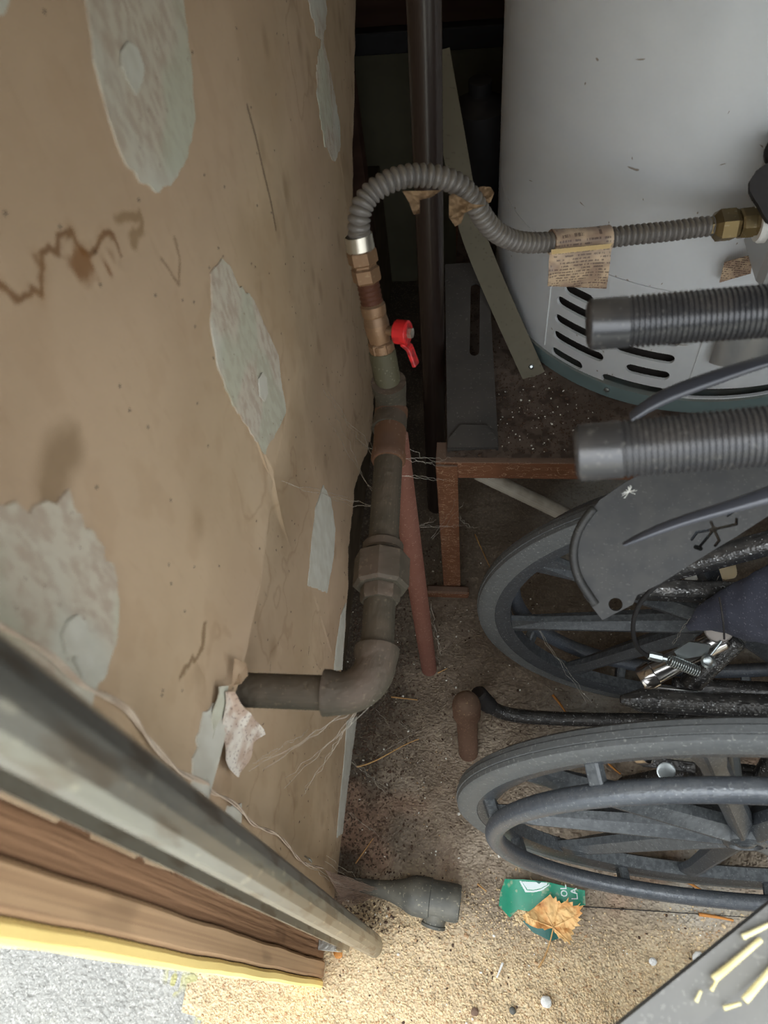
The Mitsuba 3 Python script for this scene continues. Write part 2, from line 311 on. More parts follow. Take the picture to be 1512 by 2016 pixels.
def cbox(size, b=.002):
    sx, sy, sz = [s/2 for s in size]; b = min(b, min(sx, sy, sz)*.9); P = []
    for i in (-1, 1):
        for j in (-1, 1):
            for k in (-1, 1):
                P += [(i*(sx-b), j*(sy-b), k*sz), (i*(sx-b), j*sy, k*(sz-b)), (i*sx, j*(sy-b), k*(sz-b))]
    return trimesh.convex.convex_hull(np.array(P))
def boxat(lo, hi, b=.002):
    lo, hi = np.asarray(lo, float), np.asarray(hi, float); m = cbox(hi-lo, b); m.apply_translation((lo+hi)/2); return m
def frame_m(o, ex, ey, ez):
    M = np.eye(4); M[:3, 0], M[:3, 1], M[:3, 2], M[:3, 3] = ex, ey, ez, o; return M
def prism(poly, depth, M=None, z0=0.):
    ms = [trimesh.creation.extrude_polygon(g, depth, engine='earcut') for g in getattr(poly, 'geoms', [poly]) if g.area > 1e-9]
    m = cat(*ms); m.apply_translation([0, 0, z0])
    if M is not None: m.apply_transform(M)
    return m
def diff(a, *bs):
    def mf(m):
        m = trimesh.Trimesh(m.vertices, m.faces, process=True); return manifold3d.Manifold(manifold3d.Mesh(np.asarray(m.vertices, np.float32), np.asarray(m.faces, np.uint32)))
    A = mf(a)
    for b in bs: A = A-mf(b)
    q = A.to_mesh(); return TM(q.vert_properties[:, :3], q.tri_verts)
def ring_path(ctr, ax, up, r, n=96):
    th = np.arange(n)*2*np.pi/n; return ctr+r*np.cos(th)[:, None]*ax+r*np.sin(th)[:, None]*up

def obj(name, mesh, m, parent=None, sm=30, label=None, kind=None):
    key = (parent+'__' if parent else '')+name; k, i = key, 0
    while k in scene or k in labels: i += 1; k = f'{key}_{i:03d}'
    scene[k] = mikit.ply(mesh, m, smooth=sm)
    if label or kind: labels[k] = {**({'label': label} if label else {}), **({'kind': kind} if kind else {})}
    return k
def thing(name, label, cat_, group=None):
    k, i = name, 0
    while k in labels or k in scene: i += 1; k = f'{name}_{i:03d}'
    labels[k] = {'label': label, 'category': cat_}
    if group: labels[k]['group'] = group
    return k
def solo(name, mesh, m, label, cat_, group=None, sm=30, kind=None):
    k = obj(name, mesh, m, None, sm)
    labels[k] = {'label': label, 'category': cat_}
    if group: labels[k]['group'] = group
    if kind: labels[k]['kind'] = kind
    return k
def struct(name, mesh, m, label, sm=False):
    k = obj(name, mesh, m, None, sm); labels[k] = {'label': label, 'kind': 'structure'}; return k

#@@STRUCTURE
# ------------------------------------------------------------------ the garage
ZS, HX, HY, HR = .37, .496, 1.0, .288        # stand top, heater axis and radius
def grid(xs, ys, z=0.):
    X, Y = np.meshgrid(xs, ys); n, m = len(xs), len(ys)
    v = np.stack([X.ravel(), Y.ravel(), np.full(X.size, z)], 1); F = []
    for j in range(m-1):
        for i in range(n-1):
            a = j*n+i; F += [(a, a+1, a+n+1), (a, a+n+1, a+n)]
    return TM(v, F)
g = grid(np.r_[-.20, np.linspace(-.17, .85, 170), 1.5, 2.6], np.r_[np.linspace(-.14, 1.0, 190), 1.6, 2.6])
P = np.array(g.vertices)
P[:, 2] = (meshkit.fbm(np.c_[P[:, :2]*40, P[:, :1]*0], 3, 5)-.5)*.006+(meshkit.fbm(np.c_[P[:, :2]*7, P[:, :1]*0], 2, 9)-.5)*.008
g.vertices = P
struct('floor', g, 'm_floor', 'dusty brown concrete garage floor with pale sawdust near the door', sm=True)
g = cat(boxat((-12, -14, -.03), (-.17, 3, .0), .0005), boxat((-.17, -14, -.03), (12, -.135, .0), .0005))
struct('driveway', g, 'm_drive', 'pale rough concrete driveway outside the garage door', sm=False)

# the left wall: tan board with an uneven lower edge, a horizontal joint at the height of the gas pipe, and a hole for the pipe
ZB = np.array([[.058, .0], [.30, .0], [.385, .0], [.392, .165], [.49, .2], [.55, .245], [.66, .268], [.72, .24], [.81, .203], [.9, .225], [.975, .285], [.982, .33], [.93, .4], [1.0, .6], [1.185, .717], [1.5, .8]])
ZB = ZB[[0, 1, 2, 3, 4, 5, 6, 7, 8, 9, 13, 14, 15]]; ZB[9] = [.90, .235]; ZB = np.insert(ZB, 10, [.905, .53], 0)
ys = np.unique(np.r_[np.linspace(.058, .385, 83), np.linspace(.392, 1.3, 190), np.linspace(1.32, 1.46, 6)]); sv = np.r_[np.linspace(0, 1, 270), 1.2, 1.5, 1.9, 2.4]
def wall_x(y, z):
    b = (meshkit.fbm(np.stack([y*5, z*5, y*0], -1), 3, 2)-.5)*.008
    seam = .635+.01*np.sin(y*17)
    fade = np.clip((.62-y)/.4, 0, 1)
    low = 1/(1+np.exp((z-seam)*260))
    b = b-.008*low*fade+.006*np.exp(-((z-seam-.012)/.02)**2)*fade
    return b
Y = np.repeat(ys, len(sv)); zb = np.interp(ys, ZB[:, 0], ZB[:, 1]); S = np.tile(sv, len(ys)); ZZ = np.where(S <= 1, np.repeat(zb, len(sv))+S*(1.15-np.repeat(zb, len(sv))), S)
jag = (meshkit.noise(np.stack([Y*90, S*0, S*0], -1), 4)-.5)*.012*np.clip(1-S*6, 0, 1)*(Y > .39)
ZZ = ZZ+jag
front = np.stack([wall_x(Y, ZZ), Y, ZZ], 1); back = front-[.0125, 0, 0]; n, m = len(sv), len(ys)
idx = np.arange(m*n).reshape(m, n); a, b, c, d = idx[:-1, :-1].ravel(), idx[1:, :-1].ravel(), idx[1:, 1:].ravel(), idx[:-1, 1:].ravel()
F = np.vstack([np.stack([a, b, c], 1), np.stack([a, c, d], 1)])
ctr = front[F].mean(1); ang = np.arctan2(ctr[:, 2]-.62, ctr[:, 1]-.196)
hole = np.hypot(ctr[:, 1]-.196, ctr[:, 2]-.622) < .019+.006*np.sin(ang*3+1)+.004*np.sin(ang*7)
gash = (np.abs(ctr[:, 2]-.628-.004*np.sin(ctr[:, 1]*90)) < .004+.009*np.clip((.15-ctr[:, 1])/.09, 0, 1)) & (ctr[:, 1] < .19)
F = F[~(hole | gash)]
e = idx[:, 0]; N0 = len(front)
edge = np.vstack([np.stack([e[:-1], e[:-1]+N0, e[1:]], 1), np.stack([e[1:], e[:-1]+N0, e[1:]+N0], 1)])
W = TM(np.vstack([front, back]), np.vstack([F, F[:, ::-1]+N0, edge]))
struct('wall_left', W, 'm_drywall', 'tan unpainted drywall of the left wall with brown water stains', sm=35)
def patch(pix, m, th=.0012, name='joint_compound_patch', off=.0006, sub=.012, rag=.002):
    pl = np.array([wyz(*p) for p in pix]); pg = Polygon(pl).buffer(0)
    pg = pg.segmentize(.004); co = np.array(pg.exterior.coords)[:-1]
    k = meshkit.noise(np.c_[co*160, co[:, :1]*0], 3)-.5; ce = co.mean(0)
    co = co+(co-ce)/np.linalg.norm(co-ce, axis=1, keepdims=True)*k[:, None]*rag*2
    pg = Polygon(co).buffer(0)
    if pg.geom_type != 'Polygon': pg = max(pg.geoms, key=lambda q: q.area)
    mm = trimesh.creation.extrude_polygon(pg, th, engine='earcut')
    mm = trimesh.Trimesh(*trimesh.remesh.subdivide_to_size(mm.vertices, mm.faces, sub), process=False)
    v = np.array(mm.vertices); yy, zz = v[:, 0], v[:, 1]
    mm = TM(np.stack([wall_x(yy, zz)+v[:, 2]+off-.0006, yy, zz], 1), mm.faces)
    return obj(name, mm, m, 'wall_left', sm=20)
patch([(165, -40), (185, 120), (230, 290), (250, 330), (300, 376), (332, 370), (365, 310), (378, 230), (370, 110), (350, -40)], 'm_mud')
patch([(233, 100), (248, 82), (266, 98), (277, 130), (275, 160), (262, 187), (245, 160), (233, 130)], 'm_mudpale', name='screw_dimple', off=.0022, rag=.0006)
patch([(412, 540), (432, 512), (447, 520), (465, 560), (495, 585), (520, 640), (545, 700), (557, 810), (535, 860), (522, 893), (490, 845), (455, 795), (425, 720), (412, 640)], 'm_mud')
patch([(505, 745), (512, 733), (520, 745), (523, 775), (517, 790), (508, 780)], 'm_mudpale', name='screw_dimple', off=.0022, rag=.0004)
patch([(641, 957), (655, 985), (664, 1040), (660, 1100), (648, 1168), (612, 1152), (620, 1060), (628, 1000)], 'm_mudpale')
patch([(632, 72), (650, 150), (668, 255), (668, 285), (658, 320), (640, 285), (625, 190), (624, 130)], 'm_mud', rag=.004)
patch([(-60, 1010), (0, 1000), (35, 998), (60, 1015), (95, 1000), (135, 965), (145, 990), (190, 1075), (220, 1125), (228, 1180), (225, 1240), (205, 1310), (180, 1380), (150, 1420), (60, 1380), (-60, 1300)], 'm_mud', rag=.004)
patch([(112, 1250), (125, 1222), (145, 1210), (158, 1225), (160, 1260), (140, 1290), (118, 1285)], 'm_mudpale', name='screw_dimple', off=.0022, rag=.0008)
patch([(135, 1300), (155, 1262), (170, 1270), (172, 1310), (150, 1335)], 'm_mudpale', name='screw_dimple', off=.0022, rag=.0008)
patch([(-40, -40), (22, -40), (18, 5), (0, 36), (-40, 90)], 'm_mud')
patch([(602, -30), (632, -30), (640, 20), (634, 78), (622, 70), (612, 20)], 'm_mud', rag=.005)
patch([(686, 1185), (684, 1250), (681, 1318), (666, 1322), (669, 1280), (678, 1210)], 'm_mudpale', rag=.002)
patch([(395, 1400), (430, 1385), (440, 1420), (425, 1500), (405, 1580), (372, 1545), (380, 1470)], 'm_mudpale', rag=.005)
patch([(465, 1590), (490, 1585), (490, 1620), (470, 1650), (452, 1630)], 'm_mudpale', rag=.004)
patch([(690, 1420), (709, 1410), (683, 1640), (672, 1650)], 'm_mudpale', rag=.002)
# torn paper that hangs from the hole around the pipe
def flap(pts, lift, m='m_paper'):
    q = np.array([at(u, v, x=l) for (u, v), l in zip(pts, lift)]); c = q.mean(0); k = len(q)
    v = np.vstack([q, c, q+[.0008, 0, 0], c+[.0008, 0, 0]]); F = []
    for i in range(k):
        j = (i+1) % k; F += [(i, j, k), (i+k+1, 2*k+1, j+k+1), (i, i+k+1, j), (j, i+k+1, j+k+1)]
    mm = TM(v, F).subdivide().subdivide(); w = np.array(mm.vertices)
    w[:, 0] += (meshkit.fbm(w*70, 2, 3)-.5)*.006; mm.vertices = w
    return obj('torn_paper', mm, m, 'wall_left', sm=40)
flap([(446, 1362), (460, 1362), (482, 1396), (515, 1432), (520, 1445), (498, 1462), (490, 1500), (470, 1530), (448, 1512), (440, 1450)], [.012, .016, .017, .013, .012, .010, .006, .003, .003, .007])
flap([(432, 1352), (447, 1350), (444, 1390), (436, 1430), (428, 1490), (424, 1470), (414, 1520), (404, 1500), (418, 1440), (420, 1400)], [.007, .010, .008, .005, .004, .004, .003, .003, .004, .005], 'm_mud')
flap([(460, 1296), (484, 1306), (487, 1330), (470, 1345), (455, 1350)], [.008, .016, .02, .016, .01], 'm_drywall')
def curbmesh(lo, hi): 
    return boxat(lo, hi, .001)
struct('trim_1', curbmesh((-.30, .075, -.02), (-.034, 1.5, .30)), 'm_dark_curb', 'dark dirty concrete curb under the left drywall')
struct('wall_left_sheathing', boxat((-.16, .06, .30), (-.10, 1.5, 2.4), .001), 'm_sheathing', 'dark plywood sheathing seen past the broken drywall edge')
for yy in (.36, .76, 1.15):
    obj('stud', boxat((-.10, yy, .30), (-.0135, yy+.038, 2.39), .001), 'm_darkwood', 'wall_left_sheathing')
struct('wall_back', boxat((-.16, 1.46, -.02), (2.6, 1.55, 2.4), .001), 'm_backwall', 'dim olive back wall behind the water heater')
obj('rail', boxat((-.15, 1.42, .535), (2.55, 1.46, .572), .002), 'm_black', 'wall_back', label='black horizontal rail across the back wall')
obj('plank', boxat((-.15, 1.435, .575), (2.55, 1.46, .72), .002), 'm_darkwood', 'wall_back')
struct('wall_right', boxat((.985, .03, -.02), (1.085, 1.455, 2.395), .001), 'm_plain', 'plain unseen wall on the right, set close in to cut the light')  # right wall moved in, out of view, to narrow the daylight opening
struct('ceiling', boxat((-.2, -.02, 2.4), (2.7, 1.55, 2.45), .001), 'm_plain', 'plain garage ceiling')
struct('wall_front', cat(boxat((-3.5, .075, 0), (-.3, .2, 2.8), .001), boxat((-.3, .075, .30), (-.17, .2, 2.8), .001), boxat((-.3, .075, 2.1), (2.7, .2, 2.8), .001)), 'm_plain', 'outside wall and header around the garage door')

dk_ = thing('door_1', 'sectional garage door added half raised to cut the light', 'door'); labels[dk_] = {'label': 'sectional garage door added half raised to cut the light', 'kind': 'structure'}
for z0_ in (1.20, 1.73): obj('section', boxat((.076, .034, z0_), (.98, .074, z0_+.525), .004), 'm_plain', dk_)  # door panels added above the camera to keep light off the upper wall

#@@JAMB
k = thing('door_jamb', 'brown wooden garage door jamb boards with a yellow outer edge', 'door jamb'); labels[k] = {'label': labels[k]['label'], 'kind': 'structure'}
def board(lo, hi, m, nm, lab=None, b=.0025):
    mm = boxat(lo, hi, b); v, f = trimesh.remesh.subdivide_to_size(mm.vertices, mm.faces, .05); v = np.array(v)
    v += (np.stack([meshkit.fbm(v*14, 2, s) for s in (1, 2, 3)], 1)-.5)*.003
    return obj(nm, TM(v, f), m, k, sm=35, label=lab)
board((-.10, .0385, .004), (-.013, .074, 2.1), 'm_wood_rough', 'board', 'rough weathered inner board')
board((-.055, .0165, .002), (-.010, .0375, 2.1), 'm_wood', 'board', 'smooth brown middle board')
board((-.050, .0055, .002), (-.0095, .0155, 2.1), 'm_yellow', 'board', 'yellow painted outer strip')

#@@TRACK
k = thing('garage_door_track', 'galvanised steel garage door track standing upright against the jamb', 'door track')
sec = smooth([(.062, .046), (.0665, .0535), (.0675, .063), (.064, .0715), (.056, .0755)], 22)[:, :2] if False else None
line = [(.056, .0470), (.0605, .0478), (.0645, .0515), (.0668, .057), (.0668, .064), (.0645, .0705), (.060, .0742), (.052, .0755), (.030, .0755), (.0245, .0735), (.022, .069), (.0215, .0505)]
pl = LineString(line).buffer(.0011, cap_style=2, join_style=1, quad_segs=3)
def vprism(pg, z0, z1): return prism(pg, z1-z0, None, z0)
obj('channel', vprism(pl, .012, 2.05), 'm_galv', k, sm=40)
br = boxat((-.012, .047, .06), (.0205, .0755, .0625), .0005)
obj('bracket', cat(br, boxat((.018, .047, .0625), (.0205, .0755, .11), .0005)), 'm_galv', k)
for zz in (.088,): obj('bolt', lathe([(0, .005), (.003, .005), (.0045, .003)], (.0205, .06, zz), (1, 0, 0), 8), 'm_galv', k)

#@@WIRE
wp = [(-60, 1190), (0, 1225), (60, 1258), (110, 1290), (165, 1345), (215, 1372), (260, 1405), (285, 1440), (330, 1490), (370, 1525), (400, 1540), (440, 1560), (480, 1580), (520, 1622), (555, 1640), (580, 1660), (598, 1685), (620, 1703), (650, 1710)]
w0 = np.array([at(u, v, x=.006) for u, v in wp]); w0[:, 0] = wall_x(w0[:, 1], w0[:, 2])+.0035
sp = smooth(w0, 150); t_, U_, V_ = frames(sp); ph = np.linspace(0, 40, 150)[:, None]
k = thing('bell_wire', 'thin twisted pair of whitish wires running down the tan wall beside the track', 'wire')
for s in (0, np.pi): obj('strand', tube(sp+.0009*(np.cos(ph+s)*U_+np.sin(ph+s)*V_), .00085, 6), 'm_wire', k, sm=True)
obj('staple', tube(smooth([at(601, 1686, x=.003), at(607, 1690, x=.009), at(613, 1697, x=.003)], 8), .0011, 6), 'm_zinc', k, sm=True)

#@@GAS
k = thing('gas_pipe', 'dusty iron gas pipe that leaves the wall, bends and runs along it', 'gas pipe')
XP, ZP = .108, .62
A0 = np.array([-.06, .197, ZP]); E0 = np.array([.088, .199, ZP]); E1 = np.array([XP, .222, ZP])
obj('wall_nipple', rod(A0, E0, .0138, 24, .05), 'm_pipe', k)
el = [np.array([.080, .199, ZP]), np.array([.086, .199, ZP])]
arc = [np.array([.082, .199, ZP])+.027*np.array([math.sin(t), 1-math.cos(t), 0]) for t in np.linspace(0, math.pi/2, 12)]
arc = np.array(arc); arc = np.vstack([arc[0]-[.012, 0, 0], arc, arc[-1]+[0, .012, 0]])
rad = np.full(len(arc), .0168); rad[[0, -1]] = .0185; rad[[1, -2]] = .0183
arc = np.vstack([arc[0], arc[0]+[.004, 0, 0], arc[1:-1], arc[-1]-[0, .004, 0], arc[-1]]); rad = np.r_[.0185, .0185, .017, rad[2:-2], .017, .0185, .0185]
obj('elbow', tube(arc, rad, 24), 'm_fitting', k, sm=40)
YA = lambda v, u=750: float(at(u, v, z=ZP)[1])
XA = np.array([float(at(u, v, z=ZP)[0]) for u, v in ((743, 1250), (752, 1120), (762, 960), (769, 840), (772, 770))]); YAs = np.array([float(at(u, v, z=ZP)[1]) for u, v in ((743, 1250), (752, 1120), (762, 960), (769, 840), (772, 770))])
cf = np.polyfit(YAs, XA, 1)
def on(y, dz=0.): return np.array([np.polyval(cf, y), y, ZP+dz])
y1, y2, y3 = YA(1180), YA(1150), YA(1075)
obj('nipple', rod(on(.225), on(y1+.004), .0136, 24, .05), 'm_pipe', k)
yu0, yu1, yu2, yu3 = YA(1187), YA(1160), YA(1095), YA(1070)
obj('union_end', lathe_to([(0, .0160), (.2, .0175), (.75, .0175), (.8, .0165), (1, .0165)], on(yu0), on(yu1+.004), 8), 'm_fitting', k)
obj('union_nut', lathe_to([(0, .0215), (.08, .0245), (.92, .0245), (1, .021)], on(yu1), on(yu2), 8), 'm_fitting', k, sm=False)
obj('union_collar', lathe_to([(0, .021), (.3, .0182), (.85, .0182), (1, .0165)], on(yu2), on(yu3), 24), 'm_fitting', k)
y4, y5 = YA(910), YA(805)
obj('nipple', rod(on(yu3-.004), on(y4+.005), .0136, 24, .05), 'm_pipe', k)
obj('coupling', lathe_to([(0, .0155), (.04, .0168), (.14, .0168), (.18, .0158), (.82, .0158), (.86, .0168), (.96, .0168), (1, .015)], on(y4), on(y5), 28), 'm_coupling', k, label='rust brown coupling')

YV = .502
obj('nipple', rod(on(y5-.004), on(YV-.022), .0136, 24, .05), 'm_olive', k)
VB = on(YV)
q = np.array([[0, -.032, 0], [0, -.020, 0], [0, -.010, .0015], [0, -.003, .006], [0, 0, .013], [0, .0005, .024], [0, .0005, .034]])
qr = np.array([.0188, .0186, .0168, .0170, .0168, .0182, .0186])
obj('elbow', tube(VB+q, qr*.92, 24), 'm_fitting', k, sm=40)
elbow_key = k
V1 = at(706, 470, y=.55); V0 = VB+[0, .002, .03]
def vup(t): return V0+(V1-V0)*t
GP = k
k = thing('gas_valve', 'brass gas shut-off valve with a red lever above the pipe elbow', 'valve')
def tv(u, v):
    tt = np.linspace(0, 1.3, 400); pp = (V0+(V1-V0)*tt[:, None]-CAM)@ROT.T; q = 1008+FPX*pp[:, 1]/pp[:, 2]; return float(np.interp(-v, -q, tt))
t1, t2, t3, t4, t5 = tv(757, 690), tv(742, 620), tv(736, 595), tv(728, 555), tv(714, 490)
obj('nipple', rod(VB+[0, 0, .02], vup(t1), .0128, 24, .05), 'm_olive', GP)
obj('body', lathe_to([(0, .0112), (.04, .0118), (.2, .0118), (.24, .0102), (.4, .0114), (.6, .0120), (.75, .0106), (.8, .0116), (.95, .0116), (1, .0098)], vup(t1-.02), vup(t3), 28), 'm_brass', k)
obj('hexagon_end', lathe_to([(0, .0112), (.1, .0124), (.9, .0124), (1, .0112)], vup(t1-.02), vup(t1+.07), 6), 'm_brass', k, sm=False)
pr = []; 
for i in range(5): pr += [(i/5, .0096), (i/5+.1, .0106)]
obj('threads', lathe_to(pr+[(1, .0096)], vup(t3-.01), vup(t4+.01), 24), 'm_copper', k, label='copper brown threads')
sx = unit(np.array([.95, -.28, .12])); S0 = vup((t1+t2)/2)+np.array([0, 0, .004])
obj('stem', rod(S0+sx*.008, S0+sx*.026, .0045, 14), 'm_brass', k)
LV = S0+sx*.026; ax_ = unit(V1-V0); dn = -ax_
lvkey = obj('lever', cat(lathe([(-.008, .0102), (-.007, .0113), (.004, .0113), (.005, .0102)], LV, sx, 20), ), 'm_red', k, label='red lever handle')
side = unit(np.cross(sx, dn)); 
def bar(p0, p1, w, h, wd, hd, b=.001):
    p0, p1 = np.asarray(p0, float), np.asarray(p1, float); ez = unit(p1-p0); ex = unit(wd-ez*(np.dot(wd, ez))); ey = np.cross(ez, ex)
    mm = cbox((w, h, np.linalg.norm(p1-p0)), b); mm.apply_transform(frame_m((p0+p1)/2, ex, ey, ez)); return mm
obj('handle', cat(bar(LV+dn*.010-sx*.003, LV+dn*.016+sx*.004, .011, .004, side, sx), bar(LV+dn*.0145+sx*.003, LV+dn*.033+sx*.0065, .0105, .004, side, sx)), 'm_red', lvkey, sm=False)
obj('nut', lathe([(0, .005), (.004, .005), (.0045, .003)], LV+sx*.005, sx, 6), 'm_chromering', lvkey, sm=False, label='steel nut')

k = thing('gas_connector', 'grey corrugated flexible gas connector hose arching from the valve to the water heater', 'gas hose')
obj('flare_nut', lathe_to([(0, .0116), (.06, .0130), (.42, .0130), (.48, .0112), (.54, .0112), (.6, .0136), (.94, .0136), (1, .0124)], vup(t4), vup(t5), 6), 'm_brass', k, sm=False, label='brass hexagonal flare nut')
obj('collar', lathe_to([(0, .0118), (.08, .0126), (.92, .0126), (1, .0126), (1, .0114), (.6, .0110)], vup(t5-.01), vup(t5)+(V1-V0)*(tv(707, 463)-t5), 28), 'm_chromering', k, label='bright silver collar')
hp = [(712, 482, .655), (706, 452, .640), (708, 418, .632), (724, 388, .630), (754, 363, .628), (790, 349, .629), (830, 345, .632), (870, 350, .635), (902, 364, .642), (926, 388, .652), (945, 418, .665), (965, 446, .68), (992, 466, .695), (1030, 477, .71), (1080, 477, .722), (1140, 474, .727), (1200, 468, .73), (1260, 461, .732), (1320, 455, .735), (1380, 447, .737), (1402, 445, .737)]
hp = [(u+1, v+2, d) if i < 3 else (u, v, d) for i, (u, v, d) in enumerate(hp)]
hose = smooth([at(u, v, d=d) for u, v, d in hp], 1100)
ln = np.r_[0, np.cumsum(np.linalg.norm(np.diff(hose, axis=0), axis=1))]
hr = .0070+.0031*np.abs(np.sin(np.pi*ln/.0060))**.7
obj('hose', tube(hose, hr, 18), 'm_hose', k, sm=True)
G0 = at(1393, 446, d=.737); G1 = at(1497, 436, d=.735)
gp = lambda t: G0+(G1-G0)*t
obj('flare_nut', lathe_to([(0, .0088), (.16, .0092), (.22, .0118), (.36, .0162), (.85, .0162), (1, .0135)], gp(0), gp(.56), 6, ref=(0, .3, 1)), 'm_brass_dk', k, sm=False, label='dark brass flare nut')
obj('adapter', lathe_to([(0, .0135), (.08, .0150), (.55, .0152), (.6, .0138), (1, .0138)], gp(.58), gp(1.02), 8, ref=(0, .3, 1)), 'm_brass_dk', k, sm=False)
# warning tag
k = thing('warning_tag', 'brown weathered warning tag wrapped around the grey gas hose', 'tag')
i0, i1 = [int(np.argmin(np.linalg.norm(hose-at(u, v, d=d), axis=1))) for u, v, d in ((1086, 477, .722), (1206, 467, .73))]
cyl = hose[i0:i1:8]
obj('sleeve', tube(cyl, .0121, 24), 'm_tag', k, sm=40)
TL, TR, BL, BR = at(1082, 497, d=.712), at(1204, 485, d=.718), at(1078, 562, d=.745), at(1194, 568, d=.75)
def sheet(f, nu, nv, th):
    uu, vv = np.meshgrid(np.linspace(0, 1, nu), np.linspace(0, 1, nv)); p = np.array([f(a, b) for a, b in zip(uu.ravel(), vv.ravel())])
    F = []
    for j in range(nv-1):
        for i in range(nu-1):
            a = j*nu+i; F += [(a, a+1, a+nu+1), (a, a+nu+1, a+nu)]
    F = np.array(F); nrm = TM(p, F).vertex_normals; N = len(p); b = [i for i in range(nu)]+[j*nu+nu-1 for j in range(1, nv)]+[(nv-1)*nu+i for i in range(nu-2, -1, -1)]+[j*nu for j in range(nv-2, 0, -1)]
    E = []
    for i in range(len(b)):
        a, c = b[i], b[(i+1) % len(b)]; E += [(a, a+N, c), (c, a+N, c+N)]
    return TM(np.vstack([p, p-nrm*th]), np.vstack([F, F[:, ::-1]+N, E]))
def tagf(a, b):
    p = (TL*(1-a)+TR*a)*(1-b)+(BL*(1-a)+BR*a)*b; nn = unit(CAM-TL)
    return p+nn*(.004*math.sin(b*3)+.003*math.sin(a*5+1)*b-.004*max(0, .12-a)*10*math.sin(b*6))
obj('sheet', sheet(tagf, 22, 16, .0006), 'm_tag', k, sm=40)
def tagy(a, b):
    return (at(1085, 492, d=.706)*(1-a)+at(1205, 480, d=.712)*a)*(1-b)+(at(1086, 501, d=.705)*(1-a)+at(1200, 489, d=.711)*a)*b
obj('printed_strip', sheet(tagy, 8, 3, .0006), 'm_tagyellow', k, sm=40, label='pale yellow strip of the tag')
# dead leaves caught on the hose
def crumple(pts, d, m, nm, lab, seed, amp=.018, group=None):
    q = np.array([at(u, v, d=dd) for (u, v), dd in zip(pts, d if hasattr(d, '__len__') else [d]*len(pts))]); c = q.mean(0); kk = len(q); F = [(i, (i+1) % kk, kk) for i in range(kk)]
    mm = TM(np.vstack([q, c]), F)
    for _ in range(4): mm = mm.subdivide()
    v = np.array(mm.vertices); nn = unit(CAM-c)
    v += nn*((meshkit.fbm(v*120, 3, seed)-.5)*amp)[:, None]; w = v-nn*.0007; N = len(v)
    ed = mm.edges_sorted; u_, cnt = np.unique(ed, axis=0, return_counts=True); bd = u_[cnt == 1]
    E = np.vstack([np.c_[bd[:, 0], bd[:, 1], bd[:, 0]+N], np.c_[bd[:, 1], bd[:, 1]+N, bd[:, 0]+N]])
    return solo(nm, TM(np.vstack([v, w]), np.vstack([mm.faces, mm.faces[:, ::-1]+N, E])), m, lab, 'dead leaf', group, sm=40)
crumple([(792, 376), (830, 376), (870, 374), (850, 388), (824, 392), (826, 420), (814, 423), (806, 400)], [.615]*8, 'm_deadleaf', 'dead_leaf', 'curled brown dead leaf stuck under the arch of the grey hose', 3)
crumple([(884, 386), (892, 380), (930, 402), (958, 404), (930, 412), (914, 420), (908, 440), (896, 446), (884, 428)], .628, 'm_deadleaf', 'dead_leaf', 'brown shred of dead leaf hanging below the hose near the strap', 5)
crumple([(928, 372), (950, 367), (966, 368), (973, 380), (966, 398), (952, 404), (940, 390)], .66, 'm_deadleaf', 'dead_leaf', 'pale brown dead leaf poking out right of the hose by the water heater', 8)

#@@BACKSTUFF
# brown vent pipe, rusty pipe, capped stub
pa, pb = at(833, -60, y=.80), at(859, 960, y=.80); pb[2] = max(pb[2], 0); dirv = (pb-pa)/(pb-pa)[2]
top = pb+dirv*(2.39-pb[2]); bot = pb+dirv*(.0-pb[2])
solo('vent_pipe', tube(np.linspace(bot, top, 12), .0172, 28), 'm_vent', 'tall dark brown pipe standing behind the gas valve', 'pipe', sm=True)
rp = at(845, 1318, z=0); rq = at(792, 950, y=rp[1]+.005)
k = thing('rusty_pipe', 'thin rust-red upright pipe beside the gas pipe', 'pipe')
obj('tube', tube(np.linspace(rp, rq+(rq-rp)*.15, 10), .0128, 24), 'm_rustpipe', k, sm=True)
sb = at(922, 1482, z=0); st_ = sb+[.0, .0, .0]
stt = at(918, 1382, y=sb[1]+.004)
k = thing('capped_pipe', 'short rusty pipe stub with a round cap on the floor beside the wheels', 'pipe stub')
axs = unit(stt-sb); lns = np.linalg.norm(stt-sb)
obj('stub', rod(sb-axs*.0, stt-axs*.012, .0148, 24, .05), 'm_stub', k)
obj('cap', lathe([(lns-.046, .0168), (lns-.044, .0192), (lns-.012, .0192), (lns-.004, .0175), (lns+.002, .0125), (lns+.005, .006)], sb, axs, 28), 'm_stub', k)

